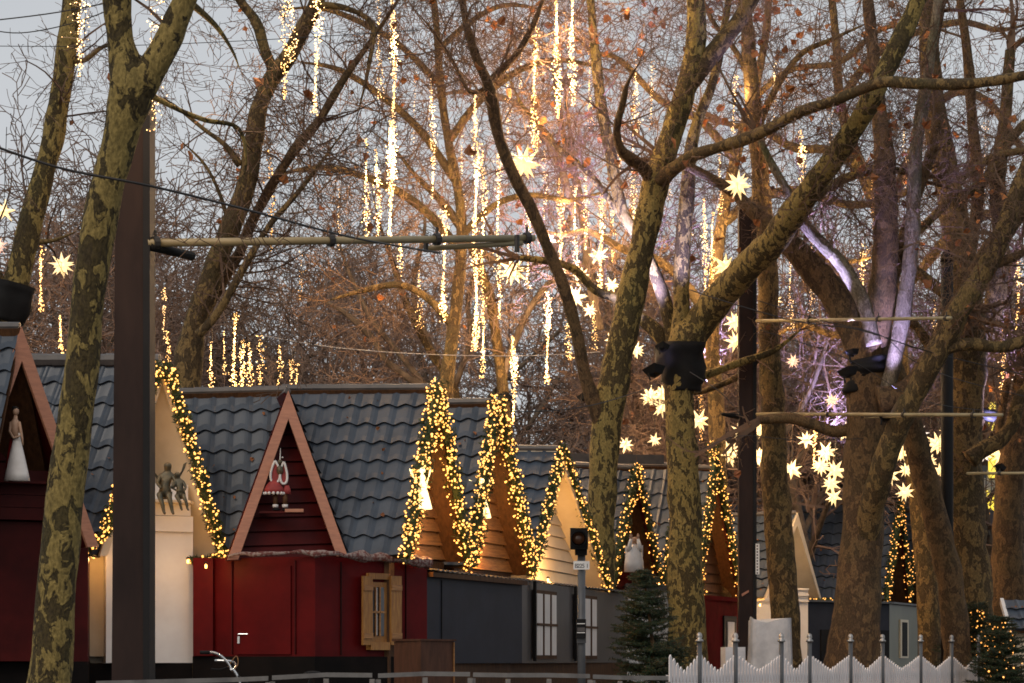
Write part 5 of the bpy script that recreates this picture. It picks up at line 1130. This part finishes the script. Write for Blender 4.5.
def fig_folk():
    p = at(276, 509, 33.75); root = thing('figurine', 'folk style winged figure with red skirt and white boots on the red hut gable', 'figurine', p)
    s = 1 / 71
    def W(x, y): return at(x, y, 33.75)
    def ring(cx, cy, pts, w, mt, nm, par, y0=0):
        P = [W(cx + a, cy + b) + Vector((0, y0, 0)) for a, b in pts]; P = [Vector(q) for q in crom([tuple(v) for v in P], 4)]
        m = MB(); m.sweep(P, [w] * len(P), 8); return m.build(nm, mt, par, True)
    l = [(0, 0), (-2, 4), (-4, 10), (-4, 16), (-1, 19), (3, 18), (5, 13), (4, 6), (1, 1), (0, 0)]
    for cx, cy, sx in ((275, 461, 1), (284, 462, -1)):
        pts = [(a * sx * (1 if sx > 0 else .75), b * 1.15) for a, b in l]
        m = MB(); m.prism([W(cx + a, cy + b) for a, b in pts[:-1]], (0, .03, 0)); m.build('wing_panel', M['redfab'], root)
        ring(cx, cy, pts, .017, M['plaster'], 'wing', root, -.01)
    m = MB(); m.lathe(W(274, 493), [(.15, 0), (.14, .06), (.09, .13), (.04, .18)], 14, sy=.6); sk = m.build('skirt', M['redfab'], root, True)
    m = MB()
    for k in range(7):
        a = PI + PI * (k + .5) / 7; c = W(274, 493.5); m.ball(c + Vector((math.cos(a) * .14, math.sin(a) * .085, 0)), .024)
    m.build('scalloped_hem', M['plaster'], root, True)
    m = MB(); m.lathe(W(287, 494), [(.06, 0), (.05, .06), (.03, .12)], 12, sy=.6); m.build('skirt_panel', M['redfab'], root, True)
    for x in (275.5, 285):
        m = MB(); m.tube(W(x, 505), W(x, 494), .033, 8); lg = m.build('leg', M['brown_dark'], root, True)
        m = MB(); m.tube(W(x, 507.5), W(x, 504.5), .042, 10); m.build('boot_cuff', M['plaster'], root, True)
        m = MB(); m.ball(W(x + .8, 509.5), .045, sx=1.3, sz=.5); m.build('shoe', M['black'], root, True)
    m = MB(); m.tube(W(280, 460), W(280.5, 448), .010, 6, r2=.003); m.ball(W(282.5, 457.5), .012); m.build('antenna', M['plaster'], root)
    m = MB(); m.ball(W(280, 470), .05, sz=1.5); m.ball(W(280, 462), .035); m.build('body', M['bronze'], root, True)
    m = MB(); m.box(W(282, 512.5), (.62, .18, .03)); one(m, 'shelf_board', M['dred'], 'little dark shelf under the folk style winged figure', 'shelf', W(282, 512.5))
    m = MB(); m.box(W(295, 511) + Vector((0, -.12, 0)), (.26, .02, .045)); one(m, 'wood_slat', M['barge_pink'], 'short pinkish wooden slat beside the folk style winged figure', 'slat', W(295, 511))
fig_folk()
def glow_angel(px, py, Y, label, s=1.0):
    p = at(px, py, Y); root = thing('lit_angel', label, 'angel figure', p, 'lit angels in the brown gables')
    m = MB(); m.lathe(p, [(.14 * s, 0), (.11 * s, .12 * s), (.06 * s, .30 * s), (.035 * s, .42 * s), (.04 * s, .46 * s), (.02 * s, .50 * s)], 14); m.build('gown', M['angelglow'], root, True)
    m = MB(); m.ball(p + Vector((0, 0, .55 * s)), .042 * s, sz=1.15); m.build('head', M['angelglow'], root, True)
    wing(p + Vector((-.02, .05, .32 * s)), -.18 * s, .26 * s, M['angelglow'], root); wing(p + Vector((.02, .05, .32 * s)), .1 * s, .26 * s, M['angelglow'], root)
glow_angel(422.5, 509, 34.35, 'glowing white angel at the inner edge of the first brown gable')
glow_angel(482, 518, 36.8, 'glowing white angel at the inner edge of the second brown gable', 1.02)
def fig_pray():
    Y = 47.6; p = at(636, 569, Y); root = thing('statue', 'white robed winged figure raising both hands in the dark gable above the fir', 'statue', p)
    def W(x, y, d=0): return at(x, y, Y + d)
    m = MB(); m.sweep([W(634, 572), W(634, 562), W(634, 552), W(634, 547), W(634, 544)], [.20, .19, .15, .10, .05], 12); m.build('robe', M['plaster'], root, True)
    m = MB(); m.ball(W(634, 541), .065, sz=1.25); m.build('head', M['skin'], root, True)
    for x0, x1 in ((629, 631), (640, 638)):
        m = MB(); m.sweep([W(x0, 551, -.05), W(x0 + (x1 - x0) * .3, 546, -.12), W(x1, 539, -.12)], [.05, .045, .03], 8); a_ = m.build('arm', M['plaster'], root, True)
        m = MB()
        for k in range(4): m.sweep([W(x1 - .8 + k * .6, 539.5, -.12), W(x1 - .9 + k * .65, 534.5 - (1 if k in (1, 2) else 0), -.12)], [.011, .007], 6)
        m.sweep([W(x1 - 1, 539.5, -.12), W(x1 - 2, 537, -.13)], [.012, .008], 6); m.box(W(x1, 540, -.12), (.05, .02, .05)); m.build('hand', M['skin'], a_, True)
    for s_ in (-1, 1):
        m = MB(); m.prism([W(634 + s_ * 2, 551, .1), W(634 + s_ * 9, 545, .15), W(634 + s_ * 9, 556, .15), W(634 + s_ * 6, 568, .12)], (0, .03, 0)); m.build('wing', M['plaster'], root)
fig_pray()
def text_mesh(nm, cu):
    t_ = bpy.data.objects.new(nm, cu); col.objects.link(t_); bpy.context.view_layer.update()
    me = bpy.data.meshes.new_from_object(t_.evaluated_get(bpy.context.evaluated_depsgraph_get())); bpy.data.objects.remove(t_)
    o = bpy.data.objects.new(nm, me); col.objects.link(o); return o
# lettering on the cream gable
m = MB()
for k, (a, b) in enumerate((('R', 0), ('K', 1), ('S', 2))):
    cu = bpy.data.curves.new('letter', 'FONT'); cu.body = a; cu.size = .24; cu.extrude = .01; cu.materials.append(M['ink']); o = text_mesh('letter', cu)
    R_i = Vector((-.86, .5, 0)).normalized(); gdir = (I_['fr'] - I_['fl']).normalized()
    pA = I_['fl'] + R_i * .62; kx = (794.5 + b * .8 - 512) / F; tt = (kx * pA.y - pA.x) / (gdir.x - kx * gdir.y); Yw = pA.y + gdir.y * tt
    pos = at(794.5 + b * .8, 561 + b * 8, Yw) - R_i * .07 ; o.location = pos; o.rotation_euler = (PI / 2, 0, math.atan2(gdir.y, gdir.x)); o.scale = (.55, 1, 1)
    o.parent = hI; o.location = pos - hI.location

# ------------------------------------------------------------------ tram signal
Y = 30.5
sg = thing('tram_signal', 'grey post with black tram signal head and a small white number plate', 'signal', (gx(581, Y), Y, 0))
def bx(nm, x0, x1, y0, y1, y_, d, mt, par=sg):
    a, b = at(x0, y1, y_), at(x1, y0, y_); m = MB(); m.box(((a.x + b.x) / 2, y_ + d / 2, (a.z + b.z) / 2), (b.x - a.x, d, b.z - a.z)); return m.build(nm, mt, par)
m = MB(); m.tube((gx(581.5, Y), Y, 0), (gx(581.5, Y), Y, zat(552, Y)), .052, 14, r2=.05); m.build('post', M['postgrey'], sg, True)
hd = bx('signal_head', 570.5, 588, 528, 549, Y - .2, .2, M['black'])
m = MB(); c = at(578.5, 538.5, Y - .21); 
Vn = []
m.sweep([c + Vector((0, .0, 0)), c + Vector((0, -.11, 0))], [.095, .098], 20, cap=False); m.build('visor', M['black'], hd, True)
m = MB(); m.sweep([c + Vector((0, .005, 0)), c + Vector((0, -.02, 0))], [.085, .07], 20); m.build('lens', M['amber'], hd, True)
bx('bracket', 575, 587, 549, 555, Y - .1, .1, M['black'])
pl = bx('number_plate', 573.5, 589.5, 561, 569.5, Y - .075, .012, M['white'])
for k, ch in enumerate('B2251'):
    cu = bpy.data.curves.new('character', 'FONT'); cu.body = ch; cu.size = .075; cu.extrude = .001; cu.materials.append(M['ink']); o = text_mesh('character', cu)
    q = at(574.6 + k * 2.4 + (1.6 if k == 4 else 0), 567.8, Y - .08); off = Vector(sg.location); o.parent = pl; o.location = q - off; o.rotation_euler = (PI / 2, 0, 0)
cb = bx('control_box', 576.5, 586, 619, 638, Y - .16, .14, M['black'])
bx('label', 577.3, 585, 627.5, 631.5, Y - .166, .004, M['greywall'], cb); bx('label_line', 577, 585, 623.3, 624, Y - .166, .004, M['white'], cb); bx('label_line', 577, 585, 632.3, 633, Y - .166, .004, M['white'], cb)
bx('collar', 577, 586, 638, 643, Y - .09, .12, M['postgrey'])
# ------------------------------------------------------------------ white picket fence
xs = [668, 699, 735, 781, 809, 850, 882, 920, 951, 978, 1003]
pc = []; p0 = Vector((gx(668, 33.5), 33.5, 0)); p1 = Vector((gx(990, 49.5), 49.5, 0)); dd = p1 - p0
for x in xs:
    k = (x - 512) / F; t = (k * p0.y - p0.x) / (dd.x - k * dd.y); pc.append(p0 + dd * t)
fe = thing('picket_fence', 'white wavy topped picket fence with grey ball topped posts along the right', 'fence', pc[0])
for i, p in enumerate(pc[1:], 1):
    s_ = F / p.y; zt = 1 + (18 if i < 10 else 20) / s_
    m = MB(); m.tube(p + Vector((0, -.06, 0)), p + Vector((0, -.06, zt)), .037, 12); po = m.build('post', M['postgrey'], fe, True)
    m = MB(); m.lathe(p + Vector((0, -.06, zt)), [(.06, 0), (.06, .03), (.03, .045), (.045, .08), (.035, .12), (.01, .14)], 12); m.build('ball_cap', M['steel'], po, True)
for i in range(len(pc) - 1):
    a, b = pc[i], pc[i + 1]; L_ = (b - a).length; n = max(8, int(L_ / .125)); u = (b - a).normalized(); nr = Vector((u.y, -u.x, 0))
    if nr.y > 0: nr = -nr
    m = MB()
    for k in range(n):
        t = (k + .5) / n; c = a + u * L_ * t; top = .86 + .25 * abs(2 * t - 1) ** 1.1 + rnd.uniform(-.006, .006); w_ = .042
        m.prism([c - u * w_ + Vector((0, 0, .08)), c + u * w_ + Vector((0, 0, .08)), c + u * w_ + Vector((0, 0, top - .04)), c + Vector((0, 0, top)), c - u * w_ + Vector((0, 0, top - .04))], nr * .018)
    m.build('picket_panel', M['picket'], fe)
    m = MB()
    for z in (.25, .72): m.prism([a + Vector((0, 0, z)) - nr * .003, b + Vector((0, 0, z)) - nr * .003, b + Vector((0, 0, z + .07)) - nr * .003, a + Vector((0, 0, z + .07)) - nr * .003], -nr * .03)
    m.build('rail', M['picket'], fe)
# ------------------------------------------------------------------ foreground railing
def railing(label, pts, mt='rail'):
    P = [Vector((gx(x, y), y, zat(py, y))) for x, py, y in pts]
    root = thing('railing', label, 'railing', (P[0].x, P[0].y, 0), 'steel railings along the tram stop')
    for a, b in zip(P, P[1:]):
        m = MB(); u = (b - a); n_ = Vector((0, .05, 0)); m.prism([a, b, b - Vector((0, 0, .045)), a - Vector((0, 0, .045))], n_); m.build('top_rail', M[mt], root)
        m = MB(); lo = Vector((0, 0, .55)); m.prism([a - lo, b - lo, b - lo - Vector((0, 0, .04)), a - lo - Vector((0, 0, .04))], n_); m.build('lower_rail', M[mt], root)
    for p in P:
        m = MB(); m.box((p.x, p.y + .025, p.z / 2 - .03), (.05, .06, p.z - .06)); m.build('post', M[mt], root)
railing('steel railing section below the mast and the white hut', [(96, 681, 22.5), (232, 677.5, 23.2), (268, 676, 23.3)])
railing('steel railing section in front of the red box', [(272, 675.5, 23.4), (326, 672.5, 23.6), (372, 673, 23.8)])
railing('steel railing section ending in front of the brown cabinet', [(378, 673.5, 23.9), (425, 671.5, 24.1), (470, 672, 24.3)])
railing('steel railing section below the navy and grey annex', [(473, 672.5, 24.4), (508, 673, 24.5), (549, 673, 24.7), (590, 674, 24.9)])
railing('steel railing section below the fir tree', [(593, 674.5, 25), (620, 675.5, 25.2), (668, 676, 25.4)])
# ------------------------------------------------------------------ brown cabinet
cbn = thing('cabinet', 'brown slope sided cabinet in front of the red and navy walls', 'cabinet', (gx(425, 30), 30, 0))
P = [at(421, 683, 29.6), at(455, 683, 30.2), at(453, 640, 30.2), at(421, 638, 29.6)]
z0 = .1
fp = [(gx(394, 30.4), 30.4), (gx(421, 29.6), 29.6), (gx(454, 30.3), 30.3), (gx(428, 31.2), 31.2)]
m = MB(); m.foot(fp, 0, zat(641, 29.8)); m.build('carcass', M['cabinet'], cbn)
m = MB(); m.foot([(fp[0][0] - .03, fp[0][1]), (fp[1][0], fp[1][1] - .03), (fp[2][0] + .03, fp[2][1]), (fp[3][0], fp[3][1] + .03)], zat(641, 29.8) + .002, zat(639, 29.8)); m.build('lid', M['cabinet'], cbn)
m = MB(); m.tube((fp[2][0], fp[2][1] - .02, 0), (fp[2][0], fp[2][1] - .02, zat(642, 29.9)), .012, 6); m.build('edge_strip', M['brown'], cbn)
# ------------------------------------------------------------------ bicycle
Y = 27.0
bk = thing('bicycle', 'parked bicycle showing curved chrome handlebar with black grip below the red hut', 'bicycle', (gx(225, Y), Y, 0))
hx = gx(232, Y); hz = zat(664, Y)
def sw(nm, P, r, mt, par=bk, s=8):
    m = MB(); Q = [Vector(q) for q in crom([tuple(v) for v in P], 4)]; m.sweep(Q, [r] * len(Q), s); return m.build(nm, M[mt], par, True)
hb_ = sw('handlebar', [at(203, 652.5, Y), at(213, 652.5, Y), at(221, 656, Y), at(228, 663, Y), at(231, 669, Y), Vector((hx, Y - .02, hz - .07))], .014, 'chrome')
sw('grip', [at(200, 652.5, Y), at(210, 652.5, Y)], .021, 'black', hb_)
sw('handlebar', [Vector((hx, Y, hz - .07)), Vector((hx + .02, Y + .2, hz - .02)), Vector((hx - .05, Y + .4, hz + .03)), Vector((hx - .25, Y + .45, hz + .04))], .014, 'chrome')
sw('brake_lever', [at(211, 669, Y), at(220, 669.5, Y), at(228, 667, Y)], .010, 'black'); sw('brake_cable', [at(228, 667, Y), at(236, 656, Y), at(238, 664, Y), at(232, 672, Y)], .005, 'brown')
def ringm(nm, c, R_, r, mt, par):
    m = MB(); P = [Vector((c[0] + R_ * math.cos(a), c[1], c[2] + R_ * math.sin(a))) for a in np.linspace(0, 2 * PI, 37)]; m.sweep(P, [r] * 37, 7, cap=False); return m.build(nm, M[mt], par, True)
for wx in (hx + .28, hx + 1.33):
    w_ = ringm('wheel', (wx, Y, .35), .31, .012, 'chrome', bk); ringm('tyre', (wx, Y, .35), .335, .02, 'black', w_)
    m = MB()
    for k in range(14): a = k * 2 * PI / 14; m.tube((wx, Y, .35), (wx + .31 * math.cos(a), Y, .35 + .31 * math.sin(a)), .002, 4)
    m.build('spokes', M['chrome'], w_)
st, bb, sd_ = Vector((hx + .06, Y, .82)), Vector((hx + .72, Y, .32)), Vector((hx + .88, Y, .78))
sw('fork', [Vector((hx, Y, hz - .05)), st, Vector((hx + .14, Y, .6)), Vector((hx + .28, Y, .35))], .016, 'chrome')
for q in ([st, bb], [bb, sd_], [st - Vector((-.03, 0, .1)), sd_ - Vector((0, 0, .08))], [bb, Vector((hx + 1.33, Y, .35))], [sd_ - Vector((0, 0, .1)), Vector((hx + 1.33, Y, .35))]):
    m = MB(); m.tube(q[0], q[1], .016, 8); m.build('frame_tube', M['mast_edge'], bk)
m = MB(); m.ball(sd_ + Vector((.03, 0, .06)), .11, sy=.7, sz=.35); m.build('saddle', M['black'], bk, True)

# ------------------------------------------------------------------ firs
def fir(label, c, H, R0, seed, lights=0, tilt=0):
    R = random.Random(seed); root = thing('fir_tree', label, 'fir', c, 'small firs between the huts'); c = Vector(c)
    m = MB(); m.sweep([c, c + Vector((0, 0, H * .5)), c + Vector((tilt, 0, H * .97))], [.05, .035, .008], 8); m.build('trunk', M['bark_brown'], root)
    S = []; C = []; D = []
    z = .15
    while z < H * .97:
        t = z / H; L0 = R0 * (1 - t) ** .6
        for k in range(R.randint(7, 10)):
            a = R.uniform(0, 2 * PI); L_ = L0 * R.uniform(.65, 1.2) + .06; p = c + Vector((tilt * t, 0, z)); d = Vector((math.cos(a), math.sin(a), R.uniform(.0, .35)))
            n = max(3, int(L_ / .09)); q = p
            for i in range(n):
                d2 = (d + Vector((R.gauss(0, .08), R.gauss(0, .08), -.02 + .05 * i / n))).normalized(); q2 = q + d2 * L_ / n; S.append((*q, *q2, .008, .006))
                for s_ in (-1, 1):
                    side = Vector((-d2.y, d2.x, R.uniform(-.2, .3))) * s_; l2 = L_ * .42 * (1 - i / n) + .05; e = q2 + (d2 * .7 + side).normalized() * l2
                    S.append((*q2, *e, .005, .003))
                    for j in range(int(l2 / .022)):
                        w_ = q2.lerp(e, R.random()); C.append(tuple(w_)); 
                for j in range(8): C.append(tuple(q.lerp(q2, R.random())))
                q = q2; d = d2
        z += R.uniform(.05, .10)
    m = MB(); m.segs(S, 3, M['bark_brown']); m.batch([(-.5, 0, 0), (.5, 0, 0), (0, .11, 0), (0, 0, .09)], [(0, 1, 2), (0, 1, 3)], C, nrs.uniform(.06, .11, len(C)), m=M['fir'], rot=True)
    m.build('crown', None, root)
    if lights:
        CC = []
        for i in range(lights):
            t = R.uniform(.02, .93); a = R.uniform(0, 2 * PI); rr = R0 * (1 - t) ** .75 * R.uniform(.75, 1.0); CC.append((c.x + tilt * t + math.cos(a) * rr, c.y + math.sin(a) * rr, c.z + t * H))
        m = MB(); m.batch(OCT, OCF, CC, nrs.uniform(.014, .026, lights), rot=True); o = m.build('bulbs', M['bulb_deep'], root, True); o['kind'] = 'stuff'
fir('dark unlit fir tree in front of the cream annex', (gx(653, 38), 38, 0), 2.45, .74, 3, tilt=-.15)
fir('rounded fir tree full of small yellow lights behind the fence end', (gx(975, 50), 50, 0), 2.25, 1.0, 5, 330)
fir('dark fir tree at the right edge with a few yellow lights', (gx(1001, 47), 47, 0), 1.9, .75, 7, 60)
# ------------------------------------------------------------------ tarp covered goods behind the fence
m = MB(); c = at(770, 640, 47.5)
V = []; nx, nz = 48, 9
pts = []
for j in range(nz):
    for i in range(nx):
        a = 2 * PI * i / nx; t = j / (nz - 1); rr = 1 + .05 * noise.noise(Vector((math.cos(a) * 2, math.sin(a) * 2, t * 3))) + .045 * math.sin(a * 7) * (1 - t)
        wx, wy = (.42, .4); k = rr * (1.06 - .10 * t); sq = (abs(math.cos(a)) ** 5 + abs(math.sin(a)) ** 5) ** (-1 / 5)
        pts.append((c.x + wx * k * math.cos(a) * sq, c.y + wy * k * math.sin(a) * sq, t * (zat(620, 47.5) + .14 * noise.noise(Vector((a, 3, t * 2))))))
Fq = [(j * nx + i, j * nx + (i + 1) % nx, (j + 1) * nx + (i + 1) % nx, (j + 1) * nx + i) for j in range(nz - 1) for i in range(nx)] + [tuple((nz - 1) * nx + i for i in range(nx))]
m.add(pts, Fq); one(m, 'tarp_cover', M['tarp'], 'stack of goods under a pale tarpaulin behind the picket fence', 'tarpaulin', (c.x, c.y, 0))
m = MB(); m.box((gx(733, 42), 42, .6), (.36, .3, 1.25), .2); one(m, 'utility_box', M['tarp'], 'small pale box left of the tarpaulin by the fence', 'box', (gx(733, 42), 42, 0))
# ------------------------------------------------------------------ yellow ride decoration far right
rd = thing('ride_facade', 'tall fairground ride column with yellow lit strips behind the far right trunks', 'ride', (gx(990, 70), 70, 0))
for k, (px, y0, y1) in enumerate(((980, 478, 512), (986, 470, 508), (991, 480, 510), (998, 484, 512), (1003, 478, 516))):
    a, b = at(px, y1, 70), at(px + 1.5, y0, 70); m = MB(); m.prism([a, a + Vector((.12, 0, 0)), b + Vector((.12, 0, 0)), b], (0, .08, 0)); fn = m.build('fin', M['tarp'], rd)
    P = [at(px + (.5 if j % 2 else 3.5), y1 - j * 3.4, 69.9) for j in range(6)]; m = MB(); m.sweep(P, [.035] * 6, 6); m.build('neon_strip', M['yellowneon'], fn)
m = MB(); m.box(at(992, 440, 70), (.18, .2, 2.2)); m.build('column', M['yellowneon'], rd)
m = MB(); m.box((gx(990, 71), 71.3, zat(560, 71) / 1), (1.2, .4, 5.6)); m.build('panel', M['bluewall'], rd)
m = MB(); m.box(at(984, 522, 70.6), (.32, .1, .55)); m.build('lit_window', M['orangewin'], rd)
# ------------------------------------------------------------------ far buildings
def building(label, x0, x1, Y, ytop, mt, cols, rows, lit=()):
    a, b = gx(x0, Y), gx(x1, Y); H = zat(ytop, Y); root = thing('building', label, 'building', ((a + b) / 2, Y, 0))
    m = MB(); m.box(((a + b) / 2, Y + 5, H / 2), (b - a, 10, H)); m.build('wall', M[mt], root)
    m = MB(); m.box(((a + b) / 2, Y + 5, H + .15), (b - a + .5, 10.5, .3)); m.build('roof', M['postgrey'], root)
    for i in range(cols):
        for j in range(rows):
            cx = a + (b - a) * (i + .5) / cols; cz = 2.2 + (H - 2.6) * (j + .4) / rows; w_ = (b - a) / cols * .4; h = (H - 2.6) / rows * .55
            m = MB(); m.box((cx, Y - .02, cz), (w_ + .16, .1, h + .16)); f = m.build('window', M['plaster'], root)
            m = MB(); m.box((cx, Y - .075, cz), (w_, .03, h)); m.build('pane', M['orangewin'] if (i, j) in lit else M['glass'], f)
building('pale grey plastered house far behind the right mast', 640, 815, 150, 405, 'stone', 7, 4)
building('dusky brick house far behind the thick trunks', 868, 1070, 150, 372, 'brick', 7, 4, ((2, 0), (4, 1)))
building('bluish house far behind the white and red huts', 205, 275, 150, 372, 'bluewall', 4, 4, ((1, 1),))
# ------------------------------------------------------------------ camera, light, render
cd = bpy.data.cameras.new('camera'); cam = bpy.data.objects.new('camera', cd); col.objects.link(cam)
cam.location = (0, 0, ZC); cam.rotation_euler = (PI / 2, 0, 0)
cd.sensor_width = 36; cd.lens = F / 1024 * 36; cd.shift_y = (HZ - 341.5) / 1024; cd.clip_start = .1; cd.clip_end = 3000
scene.camera = cam
w = bpy.data.worlds.new('World'); scene.world = w; w.use_nodes = True
nt = w.node_tree; N = nt.nodes; L = nt.links; bg = N['Background']
sky = N.new('ShaderNodeTexSky'); sky.sky_type = 'NISHITA'; sky.sun_disc = False
SUN_EL, SUN_AZ = math.radians(9), math.radians(-152)
sky.sun_elevation = SUN_EL; sky.sun_rotation = SUN_AZ; sky.air_density = 1.2; sky.dust_density = 2.0
hs = N.new('ShaderNodeHueSaturation'); hs.inputs['Saturation'].default_value = .55
L.new(sky.outputs[0], hs.inputs['Color'])
mx = N.new('ShaderNodeMix'); mx.data_type = 'RGBA'; mx.inputs[0].default_value = .8
tc = N.new('ShaderNodeTexCoord'); nz = N.new('ShaderNodeTexNoise'); nz.inputs['Scale'].default_value = 2.2; nz.inputs['Detail'].default_value = 4
mpp = N.new('ShaderNodeMapping'); mpp.inputs['Scale'].default_value = (1, 1, 3); L.new(tc.outputs['Generated'], mpp.inputs[0]); L.new(mpp.outputs[0], nz.inputs['Vector'])
cr = N.new('ShaderNodeValToRGB'); cr.color_ramp.elements[0].position = .3; cr.color_ramp.elements[1].position = .7
cr.color_ramp.elements[0].color = (5.15, 5.35, 5.75, 1); cr.color_ramp.elements[1].color = (6.2, 6.35, 6.65, 1)
L.new(nz.outputs['Fac'], cr.inputs[0])
L.new(hs.outputs[0], mx.inputs[6]); L.new(cr.outputs[0], mx.inputs[7]); L.new(mx.outputs[2], bg.inputs['Color'])
bg.inputs['Strength'].default_value = .11
sd = bpy.data.lights.new('front_light', 'SUN'); so = bpy.data.objects.new('front_light', sd); col.objects.link(so)
sd.energy = .85; sd.angle = math.radians(25); sd.color = (1, .88, .75)  # sun lamp as warm front light, standing in for unseen street lamps
dirv = Vector((math.sin(SUN_AZ) * math.cos(SUN_EL + .5), math.cos(SUN_AZ) * math.cos(SUN_EL + .5), math.sin(SUN_EL + .5)))
so.rotation_euler = dirv.to_track_quat('Z', 'Y').to_euler()
vs = scene.view_settings; vs.view_transform = 'Standard'; vs.look = 'None'; vs.exposure = 0; vs.gamma = 1; vs.use_curve_mapping = False
scene.render.engine = 'CYCLES'
cy = scene.cycles; cy.use_denoising = True
try: cy.denoiser = 'OPENIMAGEDENOISE'; cy.denoising_prefilter = 'ACCURATE'; cy.denoising_input_passes = 'RGB_ALBEDO_NORMAL'
except Exception: pass
cy.max_bounces = 4; cy.diffuse_bounces = 2; cy.glossy_bounces = 2; cy.transmission_bounces = 2; cy.sample_clamp_indirect = 3
cy.use_light_tree = True; cy.pixel_filter_type = 'BLACKMAN_HARRIS'; cy.filter_width = 1.7; cy.caustics_reflective = False; cy.caustics_refractive = False
